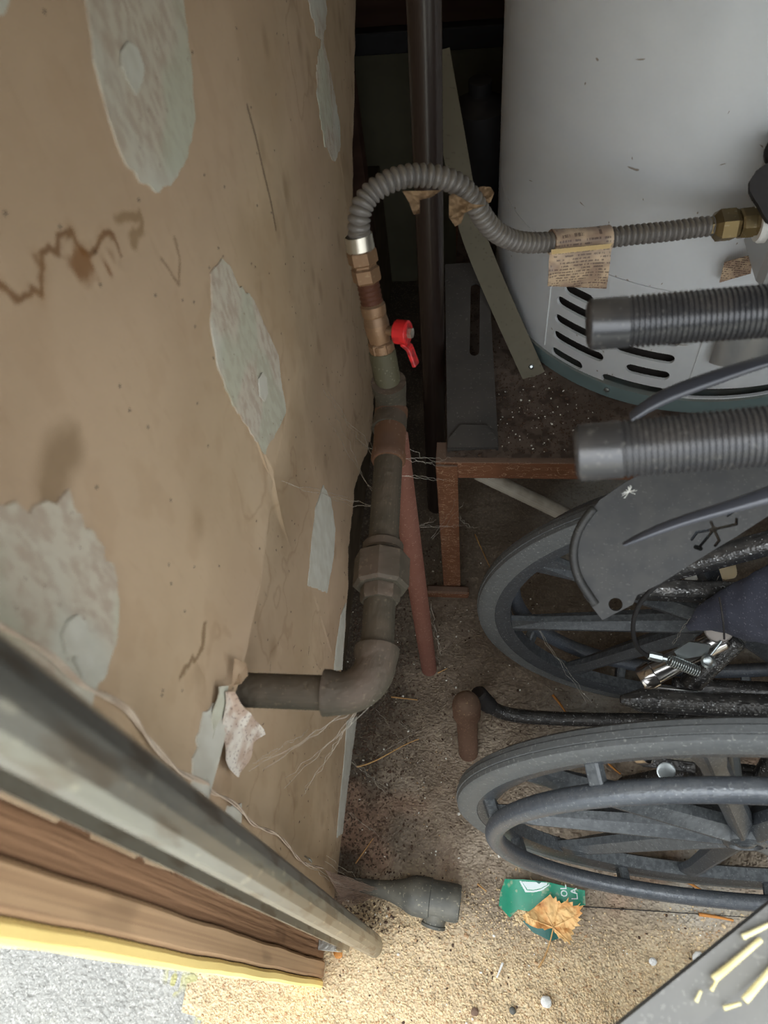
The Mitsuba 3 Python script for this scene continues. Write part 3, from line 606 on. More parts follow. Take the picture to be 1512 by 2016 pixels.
# stand: rusty angle-iron frame with a dusty board
k = thing('heater_stand', 'rusty angle iron stand carrying the water heater', 'stand')
XL, YF = .128, .622
def ltube(lo, hi, m='m_rust', nm='rail', b=.0012): return obj(nm, boxat(lo, hi, b), m, k)
fm = cat(boxat((XL, YF, ZS-.036), (.90, YF+.004, ZS), .0008), boxat((XL, YF, ZS-.004), (.90, YF+.036, ZS), .0008))
obj('front_rail', fm, 'm_rust', k)
obj('side_rail', cat(boxat((XL+.014, YF+.005, ZS-.036), (XL+.018, 1.355, ZS), .0008), boxat((XL+.014, YF+.037, ZS-.004), (XL+.044, 1.355, ZS), .0008)), 'm_rust', k)
obj('back_rail', cat(boxat((XL+.005, 1.356, ZS-.036), (.90, 1.36, ZS), .0008)), 'm_rust', k)
for X, Yq, sx_, sy_ in ((XL, YF, 1, 1), (.868, YF, -1, 1), (XL, 1.36, 1, -1), (.868, 1.36, -1, -1)):
    x0, x1 = (X, X+.03) ; ya, yb = (Yq-.004, Yq-.0005) if sy_ > 0 else (Yq+.0005, Yq+.004)
    pts = cat(boxat((x0, ya, 0.0), (x1, yb, ZS-.004), .0008), boxat((x0 if sx_ > 0 else x1-.004, min(ya, yb), 0), (x0+.004 if sx_ > 0 else x1, (yb+.03) if sy_ > 0 else yb, ZS-.037), .0008))
    obj('leg', pts, 'm_rust', k)
gb = grid(np.linspace(XL+.014, .894, 120), np.linspace(YF+.008, 1.35, 110)); P = np.array(gb.vertices); P[:, 2] = ZS+.0015+(meshkit.fbm(np.c_[P[:, :2]*45, P[:, :1]*0], 3, 15)-.5)*.003
N = len(P); gb2 = TM(np.vstack([P, P*[1, 1, 0]+[0, 0, ZS-.003]]), np.vstack([gb.faces, gb.faces[:, ::-1]+N]))
obj('board', gb2, 'm_stand_board', k, sm=True, label='dark board top covered in dirt')
obj('foot_plate', boxat((XL-.03, YF-.02, .0015), (XL+.045, YF-.0045, .022), .003), 'm_rust', k)
# pale pipe under the stand
solo('condensate_pipe', tube(np.linspace(at(940, 930, y=.74), at(1200, 1055, y=.70), 8), .0125, 20), 'm_pvc', 'pale grey plastic pipe sloping down under the rusty stand', 'pipe', sm=True)

# leaning slotted metal upright
k = thing('slotted_bracket', 'dark grey slotted metal upright leaning back on the stand corner', 'bracket')
b0 = at(931, 886, z=ZS+.006); b1 = at(918, 520, y=.93)
bl, brp = at(881, 886, z=ZS+.003), at(981, 884, z=ZS+.003); ex = unit(brp-bl); wd = np.linalg.norm(brp-bl)
ez = unit(b1-b0); ex = unit(ex-ez*(ex@ez)); ey = np.cross(ez, ex)
hl = np.linalg.norm(b1-b0); M = frame_m(b0, ex, ez, np.cross(ex, ez)); sgn = 1 if np.cross(ex, ez)@(CAM-b0) > 0 else -1
pg = Polygon([(-wd/2, .0), (wd/2, 0), (wd/2*.92, hl), (-wd/2*.92, hl)])
def inplane(u, v): 
    nrm = np.cross(ex, ez); q = ROT.T @ np.array([(u-756)/FPX, (v-1008)/FPX, 1.]); t = ((b0-CAM)@nrm)/(q@nrm); r_ = CAM+t*q-b0; return r_@ex, r_@ez
s0, s1 = inplane(936, 568), inplane(934, 694)
pg = pg.difference(LineString([s0, s1]).buffer(.0068))
mm = prism(pg, .003, M)
nf = np.cross(ex, ez)*sgn
for s in (-1, 1):
    mm = cat(mm, bar(b0+ex*s*(wd/2-.0015)-nf*.012, b1+ex*s*(wd/2*.92-.0015)-nf*.012, .003, .03, ex, nf, .0004))
obj('upright', mm, 'm_bracket', k)
fp = [inplane(881, 886), inplane(980, 886), inplane(978, 866), inplane(956, 842), inplane(906, 841), inplane(884, 868)]
obj('foot_plate', prism(Polygon(fp), .006, M, .003 if sgn > 0 else -.006), 'm_bracket', k, label='tapered foot plate')

# flat strap from the stand to the back
k = thing('metal_strap', 'dusty olive-grey flat metal strap slanting behind the hose to the stand', 'strap')
sp_ = [at(1052, 742, z=ZS+.002), at(1006, 640, y=.83), at(958, 530, y=.89), at(925, 440, y=.93), at(898, 310, y=.97), at(876, 190, y=1.0), at(860, 100, y=1.02)]
sp_ = smooth(sp_, 40); w_ = np.linspace(.0165, .018, 40)
t_, U_, V_ = frames(sp_); vw = CAM-sp_; sd = np.cross(t_, vw); sd /= np.linalg.norm(sd, axis=1, keepdims=True); nr = np.cross(sd, t_)
tw = np.linspace(-.1, .5, 40)[:, None]; sd2 = sd*np.cos(tw)+nr*np.sin(tw); nr2 = np.cross(sd2, t_)
v = np.concatenate([sp_+sd2*w_[:, None], sp_-sd2*w_[:, None], sp_-sd2*w_[:, None]-nr2*.0022, sp_+sd2*w_[:, None]-nr2*.0022]).reshape(4, 40, 3); F = []
for a in range(4):
    b = (a+1) % 4
    for i in range(39): F += [(a*40+i, b*40+i, b*40+i+1), (a*40+i, b*40+i+1, a*40+i+1)]
F += [(0, 120, 80), (0, 80, 40), (39, 79, 119), (39, 119, 159)]
obj('band', TM(v.reshape(-1, 3), F), 'm_strap', k, sm=False)
obj('screw', lathe([(0, .004), (.004, .004), (.006, .002)], at(1046, 722, z=ZS+.012), CAM-at(1046, 722, z=ZS+.012), 10), 'm_zinc', k)
# dark things stored behind the pipe
k = thing('black_jug', 'black plastic jug in the dark gap left of the water heater', 'jug')
jb = at(960, 470, y=1.14); jc = np.array([.178, 1.18, ZS+.002])
obj('body', lathe([(0, .045), (.004, .05), (.16, .05), (.19, .044), (.205, .02), (.21, .016)], jc+[0, 0, 0], (0, 0, 1), 24), 'm_black', k)
obj('cap', lathe([(0, .018), (.018, .018), (.02, .014)], jc+[0, 0, .21], (0, 0, 1), 20), 'm_black', k)

#@@HEATER
k = thing('water_heater', 'large white enamelled water heater standing on the rusty stand', 'water heater')
def heater_arc(a0, a1, z0, z1, r0, r1, n=64):
    th = np.radians(np.linspace(a0, a1, n)); pg = [(HX+r1*math.cos(t), HY+r1*math.sin(t)) for t in th]+[(HX+r0*math.cos(t), HY+r0*math.sin(t)) for t in th[::-1]]
    return prism(Polygon(pg), z1-z0, None, z0)
obj('jacket', lathe([(.0, HR-.002), (.001, HR), (1.26, HR), (1.29, HR-.02), (1.30, HR-.08)], (HX, HY, ZS+.20), (0, 0, 1), 160), 'm_enamel', k, sm=30)
# lower jacket is a shell with air slots
ring = Polygon([(HX+HR*math.cos(t), HY+HR*math.sin(t)) for t in np.linspace(0, 2*np.pi, 200)[:-1]]).difference(Polygon([(HX+(HR-.004)*math.cos(t), HY+(HR-.004)*math.sin(t)) for t in np.linspace(0, 2*np.pi, 200)[:-1]]))
shell = prism(ring, .176, None, ZS+.024)
cuts = []
def slot(a0, a1, z):
    h = .0078; da = math.degrees(h/HR)
    out = [heater_arc(a0+da, a1-da, z-h, z+h, HR-.02, HR+.02, 24)]
    for a in (a0+da, a1-da):
        t = math.radians(a); d_ = np.array([math.cos(t), math.sin(t), 0]); out.append(lathe([(0, h), (.05, h)], np.array([HX, HY, z])+d_*(HR-.025), d_, 16))
    return out
for row in [(-136.3, -125.5, .406), (-119.4, -102.2, .404), (-136.3, -120, .437), (-113.6, -102.2, .435), (-136.5, -118.5, .4665), (-117.5, -102.2, .465), (-136.5, -124.5, .497), (-119.5, -102.2, .495), (-134.6, -125.5, .523), (-119.5, -104, .525)]:
    cuts += slot(*row)
# burner opening under the front panel
cuts.append(heater_arc(-96, -66, ZS+.030, ZS+.048, HR-.02, HR+.02, 30))
shell = diff(shell, *cuts)
obj('lower_jacket', shell, 'm_enamel', k, sm=30, label='white lower jacket with rows of air slots')
obj('burner_drum', lathe([(0, .272), (.166, .272)], (HX, HY, ZS+.029), (0, 0, 1), 60), 'm_inside', k)
obj('base_ring', lathe([(.0, HR+.0005), (.001, HR+.0035), (.024, HR+.0035), (.0255, HR-.001), (.0255, HR-.0042), (.003, HR-.0042)], (HX, HY, ZS+.0025), (0, 0, 1), 160), 'm_basering', k, label='blue-grey base ring')
for a in (-139.2, -97.0):
    obj('panel_seam', heater_arc(a-.25, a+.25, ZS+.036, ZS+.20, HR-.001, HR+.0016, 4), 'm_enamel', k)
for a in (-139.2, -97.0, -118):
    t = math.radians(a+1); d_ = np.array([math.cos(t), math.sin(t), 0])
    obj('screw', lathe([(0, .004), (.002, .004), (.003, .002)], np.array([HX, HY, ZS+(.16 if a != -118 else .018)])+d_*(HR+.001+(.003 if a == -118 else 0)), d_, 10), 'm_zinc', k)
GC = gp(1.02)
gk = obj('gas_control', boxat((GC[0]+.004, GC[1]-.035, GC[2]-.055), (GC[0]+.10, .745, GC[2]+.05), .006), 'm_alu', k, label='grey gas control valve')
obj('port_flange', lathe([(0, .019), (.003, .0205), (.008, .0205)], GC+[-.004, 0, 0], (1, 0, 0), 28), 'm_white', gk)
KN = at(1508, 370, y=.66)
kp = []
for i in range(24): kp.append((.031*(1+.10*math.cos(i*math.pi/3))*math.cos(i*math.pi/12), .031*(1+.10*math.cos(i*math.pi/3))*math.sin(i*math.pi/12)))
kd = unit(np.array([-.25, -.75, .6])); kx = unit(np.cross([0, 0, 1], kd)); KC = at(1548, 372, y=.67)
obj('knob', prism(Polygon(kp), .03, frame_m(KC, kx, np.cross(kd, kx), kd)), 'm_black', gk, sm=30, label='black control knob')
KC2 = at(1540, 300, y=.69)
obj('knob', lathe([(0, .016), (.014, .016), (.018, .012)], KC2, kd, 20), 'm_black', gk)
vc = np.array([HX+.012, HY-HR, .497])
def capf(a, b):
    t = (a-.5)*2.6; return np.array([vc[0]+.034*math.sin(t)*1.1, HY-HR-.004-.018*math.cos(t)*(1-.3*b), vc[2]-.022+.05*b+.004*math.cos(t)])
obj('view_port_cover', sheet(capf, 22, 10, .0012), 'm_alu', k, sm=40, label='curved bright metal cover')
k = thing('paper_label', 'small printed paper tag on a dark wire by the gas control', 'label')
def labf(a, b):
    p = (at(1426, 516, y=.70)*(1-a)+at(1483, 500, y=.695)*a)*(1-b)+(at(1416, 556, y=.705)*(1-a)+at(1478, 538, y=.70)*a)*b; return p
obj('paper', sheet(labf, 6, 6, .0005), 'm_tag', k)
obj('wire', tube(smooth([at(1480, 506, y=.696), at(1500, 501, y=.69), at(1530, 506, y=.69), at(1570, 530, y=.70)], 16), .0016, 8), 'm_black', k, sm=True)

#@@WHEELCHAIR
k = WC = thing('wheelchair', 'folded black wheelchair seen from above with ribbed handles and two dusty wheels', 'wheelchair')
def wframe(wy, ph):
    ax = np.array([math.cos(wy), math.sin(wy), 0]); n0 = np.array([-math.sin(wy), math.cos(wy), 0])
    n = n0*math.cos(ph)+np.array([0, 0, 1])*math.sin(ph); return ax, n, np.cross(ax, n)
def wheel(ctr, wy, ph, out, nm):
    """out: +1 when the hand rim lies on the -n side (towards the door)."""
    ax, n, up = wframe(wy, ph); C = np.array(ctr); o = -n*out
    M = lambda h: C+o*h
    def ringsec(sec, N=120):
        """sec: closed section of (radius, offset along o)."""
        th = np.arange(N)*2*np.pi/N; m = len(sec); rad = np.cos(th)[:, None]*ax+np.sin(th)[:, None]*up
        v = np.concatenate([C+r_*rad+o*h_ for r_, h_ in sec]); F = []
        for i in range(m):
            j = (i+1) % m
            for a in range(N):
                b = (a+1) % N; F += [(i*N+a, j*N+b, i*N+b), (i*N+a, j*N+a, j*N+b)] if out > 0 else [(i*N+a, i*N+b, j*N+b), (i*N+a, j*N+b, j*N+a)]
        return TM(v, F)
    w = obj(nm, ringsec([(.262, -.008), (.262, .008), (.270, .0112), (.281, .0122), (.2825, .0095), (.2825, -.0095), (.281, -.0122), (.270, -.0112)]), 'm_wheelplastic', WC, sm=30, label='spoked wheel of dusty grey-black plastic')
    obj('tire', ringsec([(.2815, -.0125), (.293, -.0128), (.300, -.0112), (.3035, -.0085), (.3042, -.0042), (.3034, -.0036), (.3050, -.003), (.3050, .003), (.3034, .0036), (.3042, .0042), (.3035, .0085), (.300, .0112), (.293, .0128), (.2815, .0125)]), 'm_rubber', w, sm=25, label='solid grey rubber tire')
    for i in range(9):
        a = math.radians(112+40*i); d_ = math.cos(a)*ax+math.sin(a)*up; tt = -math.sin(a)*ax+math.cos(a)*up
        r0, r1 = .022, .273; v = []
        for r_, wdt, hh in ((r0, .0130, .020), (.12, .0120, .0160), (.22, .0120, .0125), (.266, .019, .010)):
            v += [C+d_*r_+tt*wdt-o*.004, C+d_*r_+tt*wdt*.9+o*hh*.35, C+d_*r_+tt*.0015+o*hh, C+d_*r_-tt*.0015+o*hh, C+d_*r_-tt*wdt*.9+o*hh*.35, C+d_*r_-tt*wdt-o*.004, C+d_*r_-tt*.002-o*hh*.8, C+d_*r_+tt*.002-o*hh*.8]
        F = []
        for s in range(3):
            for e in range(8):
                f_ = (e+1) % 8; A, B, Cc, D = s*8+e, s*8+f_, (s+1)*8+f_, (s+1)*8+e; F += [(A, B, Cc), (A, Cc, D)]
        for e in range(1, 7): F += [(0, e+1, e), (24, 24+e, 24+e+1)]
        mm = TM(np.array(v), F); mm.fix_normals(); obj('spoke', mm, 'm_wheelplastic', w, sm=12)
    obj('hub', lathe([(-.03, .016), (-.028, .021), (-.012, .024), (.010, .026), (.018, .023), (.021, .018), (.0212, .0165), (.018, .0155), (.0175, .012), (.021, .008), (.022, 0.004)], C, o, 36), 'm_wheelplastic', w)
    R_ = .261
    obj('hand_rim', tube(ring_path(C+o*.034, ax, up, R_, 110), .0105, 18, closed=True), 'm_handrim', w, sm=True, label='grey-black tubular hand rim')
    for i in range(9):
        a = math.radians(132+40*i); d_ = math.cos(a)*ax+math.sin(a)*up
        obj('rim_post', bar(C+d_*.274+o*.004, C+d_*.2645+o*.028, .014, .012, -math.sin(a)*ax+math.cos(a)*up, d_, .002), 'm_wheelplastic', w)
    return w, ax, n, up
w1, ax1, n1, up1 = wheel((.4744, .1878, .305), -.0367, -.0158, 1, 'wheel')
# lettering under the hub cap
lt = meshkit.text_mesh('drive', .006, .0008, True); lt.apply_translation([-.009, 0, 0])
C1 = np.array([.4744, .1878, .305]); lt.apply_transform(frame_m(C1-up1*.0265-n1*.0105, ax1, up1, -n1)); 
obj('lettering', lt, 'm_white', w1, sm=False, label='small white lettering on the hub')
w2, ax2, n2, up2 = wheel((.4931, .4278, .305), -.0442, .0276, -1, 'wheel')
# push handles
def grip(p0, p1, nm):
    p0, p1 = np.asarray(p0), np.asarray(p1); ax = unit(p1-p0); r = .0157; ln = .145
    pr = [(0, r-.004), (.0012, r-.0012), (.003, r), (.0245, r)]
    h = .0255
    while h < ln-.006:
        pr += [(h, r-.0010), (h+.0006, r-.0011), (h+.0014, r+.0002), (h+.0022, r+.0002), (h+.0028, r-.0010)]; h += .0031
    pr += [(ln-.003, r), (ln, r-.003)]
    gk_ = obj('grip', lathe(pr, p0, ax, 30), 'm_grip', WC, sm=35, label=nm)
    # flat web along the underside
    return p0+ax*ln, ax
gn0 = at(1131, 893, y=.26); gn1 = at(1512, 858, y=.26)
gf0 = at(1155, 640, y=.362); gf1 = at(1512, 612, y=.362)
e1, a1 = grip(gn0, gn1, 'ribbed black grip nearest the door'); e2, a2 = grip(gf0, gf1, 'ribbed black grip farther from the door')
for e_, a_, yy in ((e1, a1, .26), (e2, a2, .362)):
    pth = smooth([e_-a_*.01, e_+a_*.06, e_+a_*.11+[0, 0, -.008], np.array([.56, yy, e_[2]-.05]), np.array([.575, yy, .70]), np.array([.575, yy, .44])], 40)
    obj('back_cane', tube(pth, .0115, 16), 'm_frame', WC, sm=True)
# brake levers below the grips
def lever(top, bot, d0, d1, lab, th=.010):
    n_ = 24
    def res(p):
        p = np.array(p, float); s = np.r_[0, np.cumsum(np.hypot(*np.diff(p, axis=0).T))]; q = np.linspace(0, s[-1], n_); return np.c_[np.interp(q, s, p[:, 0]), np.interp(q, s, p[:, 1])]
    tp, bt = smooth(np.c_[res(top), np.zeros(n_)][np.linspace(0, n_-1, 7).astype(int)], n_)[:, :2], smooth(np.c_[res(bot), np.zeros(n_)][np.linspace(0, n_-1, 7).astype(int)], n_)[:, :2]
    D = np.linspace(d0, d1, n_); Tp = np.array([at(u, v, d=d) for (u, v), d in zip(tp, D)]); Bt = np.array([at(u, v, d=d-.004) for (u, v), d in zip(bt, D)])
    md = (Tp+Bt)/2; nn = unit(CAM-md.mean(0)); v = []
    for i in range(n_):
        w = Bt[i]-Tp[i]
        v += [Tp[i], Tp[i]+w*.12+nn*.003, Tp[i]+w*.6+nn*.0045, Tp[i]+w*.85+nn*.003, Bt[i], Bt[i]-nn*th, Tp[i]+w*.5-nn*th*.9, Tp[i]-nn*th*.7]
    F = []
    for s in range(n_-1):
        for e in range(8):
            f_ = (e+1) % 8; A, B, Cc, Dd = s*8+e, s*8+f_, (s+1)*8+f_, (s+1)*8+e; F += [(A, B, Cc), (A, Cc, Dd)]
    for e in range(1, 7): F += [(0, e+1, e), ((n_-1)*8, (n_-1)*8+e, (n_-1)*8+e+1)]
    mm = TM(np.array(v), F); mm.fix_normals(); return obj('brake_lever', mm, 'm_lever', WC, sm=50, label=lab)
lever([(1240, 812), (1264, 790), (1307, 764), (1378, 737), (1454, 713), (1512, 697), (1590, 682), (1680, 676)], [(1243, 835), (1290, 806), (1345, 782), (1427, 752), (1512, 722), (1600, 706), (1680, 700)], .55, .50, 'curved black brake lever behind the grip')
lever([(1226, 1068), (1250, 1052), (1300, 1030), (1370, 1005), (1440, 982), (1512, 956), (1590, 930), (1680, 905)], [(1230, 1076), (1256, 1068), (1310, 1048), (1380, 1026), (1450, 1008), (1512, 992), (1590, 975), (1680, 955)], .53, .46, 'curved grey brake lever below the near grip', .012)
# black plastic guard with a rolled rim, a hole and a star-shaped cut
pn = unit(np.array([-.12, -.62, .77])); p_c = at(1260, 1080, d=.60); px_ = unit(np.array([1, .05, .25])-pn*np.dot([1, .05, .25], pn)); py_ = np.cross(pn, px_)
def onp(u, v):
    q = ROT.T @ np.array([(u-756)/FPX, (v-1008)/FPX, 1.]); t = ((p_c-CAM)@pn)/(q@pn); r_ = CAM+t*q-p_c; return (float(r_@px_), float(r_@py_))
out_ = [(1126, 1094), (1130, 1060), (1150, 1025), (1180, 985), (1230, 950), (1300, 915), (1400, 880), (1512, 850), (1640, 830), (1640, 945), (1512, 1016), (1449, 1057), (1413, 1078), (1360, 1111), (1300, 1149), (1254, 1172), (1246, 1190), (1186, 1221), (1150, 1175), (1132, 1130)]
pg = Polygon(smooth([(*onp(*p), 0) for p in out_[:17]+out_[17:]], 160, closed=True)[:, :2]).buffer(0)
pg = Polygon([onp(*p) for p in out_]).buffer(.002).buffer(-.002)
def star(u, v, r0, arms):
    s = [Point(onp(u, v)).buffer(r0)]
    for pts in arms: s.append(LineString([onp(*p) for p in pts]).buffer(.0011))
    from shapely import union_all; return union_all(s)
pg = pg.difference(Point(onp(1212, 1190)).buffer(.0055)).difference(star(1406, 1042, .0024, [[(1406, 1042), (1400, 1028)], [(1406, 1042), (1450, 1032), (1450, 1022)], [(1406, 1042), (1372, 1048), (1362, 1062)], [(1406, 1042), (1376, 1078)], [(1406, 1042), (1416, 1064), (1408, 1074)]]))
pg = pg.difference(LineString([onp(1370, 1077), onp(1379, 1080)]).buffer(.0018)).difference(LineString([onp(1432, 1016), onp(1447, 1006)]).buffer(.0008))
Mp = frame_m(p_c, px_, py_, pn); mm = prism(pg, .004, Mp, -.004)
gk_ = obj('guard_panel', mm, 'm_panel', WC, sm=20, label='dusty black plastic panel with a star-shaped cut')
rimp = [(1170, 1000), (1148, 1028), (1134, 1058), (1129, 1094), (1136, 1130), (1152, 1160), (1172, 1190)]
obj('rolled_rim', tube(smooth([p_c+px_*onp(*p)[0]+py_*onp(*p)[1]+pn*.001 for p in rimp], 30), .0036, 12), 'm_panel', gk_, sm=True)
# a seed with white fluff caught on the panel
def onp3(u, v, h=.0): q_ = onp(u, v); return p_c+px_*q_[0]+py_*q_[1]+pn*h
fc = onp3(1238, 968, .0012); fl_ = []
for i in range(15):
    a_ = rng.uniform(0, 2*np.pi); l_ = rng.uniform(.003, .0065); dv = px_*math.cos(a_)+py_*math.sin(a_)+pn*rng.uniform(.1, .8)
    fl_.append(tube(np.array([fc, fc+dv*l_*.5+pn*.0006, fc+dv*l_]), .00022, 4))
solo('seed_fluff', cat(*fl_), 'm_white', 'tiny white seed fluff caught on the black wheelchair panel', 'seed', sm=False)
# frame tubes
RN = at(1400, 1386, z=.43)[1]; RF = at(1376, 1163, z=.44)[1]
tn0 = at(1222, 1384, z=.43); tn0[1] = RN
obj('seat_rail', tube(np.array([[tn0[0], RN, .43], [tn0[0]+.02, RN, .43], [.5, RN, .43], [.80, RN-.0, .43]]), [.004, .0118, .0125, .0125], 18), 'm_frame', WC, sm=40)
tf0 = at(1275, 1157, z=.44)
obj('seat_rail', rod([tf0[0]-.03, RF, .44], [.80, RF, .43], .0122, 18), 'm_frame', WC)
obj('cross_tube', rod(at(1290, 1130, y=RF-.005), at(1600, 1045, y=RF-.005), .0118, 18), 'm_frame', WC)
for yy, zz, pxy in ((.392, .055, [(962, 1392), (1000, 1408)]), ):
    pth = smooth([at(942, 1366, d=1.10), at(962, 1388, d=1.12), at(990, 1403, d=1.135), at(1050, 1412, d=1.14), at(1180, 1417, d=1.14), np.array([.50, .385, .055]), np.array([.62, .385, .07])], 50)
    obj('tip_lever', tube(pth, .0105, 16), 'm_frame', WC, sm=True, label='black tube with a rubber tip low behind the wheels')
    pq = pth[:6]
    obj('rubber_tip', tube(np.vstack([pth[0]-(pth[1]-pth[0])*.5, pth[:5]]), [.010, .0128, .0132, .0132, .0132, .0125], 16), 'm_black', WC, sm=40)
pth = [at(1000, 1550, y=.30), at(1080, 1566, y=.30), np.array([.5, .30, .10]), np.array([.62, .29, .10])]
obj('tip_lever', tube(smooth(pth, 30), .0105, 16), 'm_frame', WC, sm=True)
# axle posts, front posts, caster forks and casters (mostly beyond the frame)
for yy, zz in ((RN, .43), (RF, .43)):
    obj('axle_post', rod([.478, yy, .06], [.478, yy, zz-.01], .0125, 18), 'm_frame', WC)
    obj('lower_rail', rod([.46, yy, .16], [.80, yy, .16], .0115, 16), 'm_frame', WC)
    obj('front_post', rod([.80, yy, .14], [.80, yy, .45], .0115, 16), 'm_frame', WC)
    cw = lathe([(-.014, .02), (-.0135, .088), (-.011, .098), (-.006, .1), (.006, .1), (.011, .098), (.0135, .088), (.014, .02)], [.86, yy, .1005], (0, 1, 0), 40)
    obj('caster', cw, 'm_rubber', WC)
    obj('caster_fork', cat(bar([.86, yy-.02, .09], [.83, yy-.02, .21], .02, .003, np.array([1., 0, 0]), np.array([0, 1., 0])), bar([.86, yy+.02, .09], [.83, yy+.02, .21], .02, .003, np.array([1., 0, 0]), np.array([0, 1., 0])), boxat((.79, yy-.022, .208), (.85, yy+.022, .214), .001)), 'm_frame', WC)
obj('axle', rod(C1+n1*.02, [.478, RN, .305], .006, 12), 'm_zinc', WC)
obj('axle', rod(np.array([.4931, .4278, .305])-n2*.02, [.478, RF, .305], .006, 12), 'm_zinc', WC)
obj('cross_brace', cat(rod([.55, RN, .16], [.60, RF, .42], .011, 14), rod([.60, RF, .16], [.55, RN, .42], .011, 14)), 'm_frame', WC)
# folded seat fabric
ctl = [(1354, 1236, .79, .004), (1368, 1230, .785, .016), (1394, 1218, .775, .029), (1434, 1204, .76, .041), (1484, 1197, .74, .049), (1550, 1188, .72, .053), (1640, 1170, .70, .050), (1800, 1150, .68, .034)]
cp = smooth([at(u, v, d=d) for u, v, d, r in ctl], 60); cr = np.interp(np.linspace(0, 1, 60), np.linspace(0, 1, len(ctl)), [r for *_, r in ctl])
mm = tube(cp, cr, 40, flat=(.95, 1.0)); v = np.array(mm.vertices); v += mm.vertex_normals*((meshkit.fbm(v*np.array([18, 40, 30]), 3, 21)-.5)*.014)[:, None]; mm.vertices = v
obj('seat_fabric', mm, 'm_fabric', WC, sm=True, label='folded dark blue-black seat fabric')
obj('fabric_seam', tube(smooth([at(1416, 1176, d=.735), at(1422, 1210, d=.728), at(1426, 1258, d=.738)], 16), .0010, 8), 'm_black', WC, sm=True)
# wheel lock with spring and cable
def lk(u, v, d): return at(u, v, d=d)
B0, B1 = lk(1262, 1340, .84), lk(1425, 1252, .82)
bk = obj('wheel_lock', lathe_to([(0, .012), (.03, .0145), (.10, .0155), (.16, .0155), (.17, .013), (.5, .0125), (.52, .011), (.7, .0118), (.74, .014), (.95, .0145), (1, .012)], B0, B1, 20), 'm_chrome', WC, sm=35, label='chrome wheel lock clamp')
obj('clamp_ring', lathe([(-.010, .013), (-.009, .0155), (.009, .0155), (.010, .013)], lk(1415, 1238, .815), CAM-lk(1415, 1238, .815), 24), 'm_dullsteel', bk)
obj('clamp_plate', bar(lk(1270, 1352, .835), lk(1372, 1364, .835), .012, .004, np.array([0, 0, 1.]), np.array([0, 1., 0])), 'm_chrome', bk)
cS, cE = lk(1316, 1299, .80), lk(1374, 1322, .80); tt = np.linspace(0, 1, 260)[:, None]; dS = unit(cE-cS); sU = unit(np.cross(dS, [0, 0, 1])); sV = np.cross(dS, sU)
obj('spring', tube(cS+(cE-cS)*tt+.0055*(np.cos(tt*2*np.pi*13)*sU+np.sin(tt*2*np.pi*13)*sV), .0010, 6), 'm_zinc', bk, sm=True, label='silver coil spring')
obj('adjuster', lathe_to([(0, .0042), (.1, .005), (.7, .005), (.75, .003), (1, .003)], lk(1276, 1290, .80), lk(1312, 1298, .80), 8), 'm_zinc', bk)
obj('bracket', prism(Polygon([(0, 0), (.03, .002), (.034, .014), (.012, .020), (-.004, .010)]), .003, frame_m(lk(1334, 1296, .81), unit(np.array([1, .1, .1])), unit(np.array([-.1, .6, .7])), unit(np.cross(unit([1, .1, .1]), unit([-.1, .6, .7]))))), 'm_zinc', bk)
obj('cable', tube(smooth([lk(1340, 1120, .70), lk(1290, 1155, .72), lk(1262, 1185, .74), lk(1247, 1225, .76), lk(1250, 1262, .78), lk(1264, 1284, .795), lk(1278, 1292, .80)], 40), .0024, 10), 'm_black', bk, sm=True)
obj('screw', lathe([(0, .0075), (.003, .0075), (.005, .005), (.0042, .0035)], lk(1394, 1302, .80), CAM-lk(1394, 1302, .80), 20), 'm_zinc', bk)
obj('lock_arm', rod(lk(1398, 1290, .80), lk(1420, 1262, .80), .0016, 8), 'm_zinc', bk)
obj('brace_tube', rod(lk(1358, 1352, .86), lk(1452, 1258, .83), .0115, 16), 'm_frame', WC)
# the second lock, seen through the near wheel
B2, B3 = at(1252, 1484, y=.262), at(1330, 1462, y=.262)
bk2 = obj('wheel_lock', lathe_to([(0, .011), (.1, .0145), (.3, .0145), (.34, .011), (1, .011)], B2, B3, 20), 'm_chrome', WC, sm=35, label='chrome wheel lock of the near wheel')
obj('clamp_plate', bar(at(1262, 1498, y=.255), at(1370, 1512, y=.25), .012, .003, np.array([0, 1., .2]), np.array([0, 0, 1.])), 'm_frame', bk2)
obj('bolt', lathe([(0, .0105), (.0015, .0105), (.0025, .0085)], at(1311, 1518, y=.245), (0, -.45, .9), 20), 'm_zinc', bk2)
# light plastic bits on the floor behind the chair
k = thing('plastic_elbow', 'cream plastic pipe elbow lying behind the wheelchair tubes', 'pipe elbow')
pe = smooth([at(1385, 1128, z=.02), at(1410, 1124, z=.02), at(1440, 1118, z=.02)], 12)
obj('body', tube(pe, [.014]*4+[.016]*4+[.018]*4, 20), 'm_cream', k, sm=40)
solo('paper_scrap', sheet(lambda a, b: (at(1338, 1120, z=.008)*(1-a)+at(1378, 1118, z=.008)*a)*(1-b)+(at(1350, 1145, z=.008)*(1-a)+at(1372, 1145, z=.008)*a)*b, 5, 5, .001), 'm_white', 'white scrap lying behind the wheelchair tubes', 'scrap')

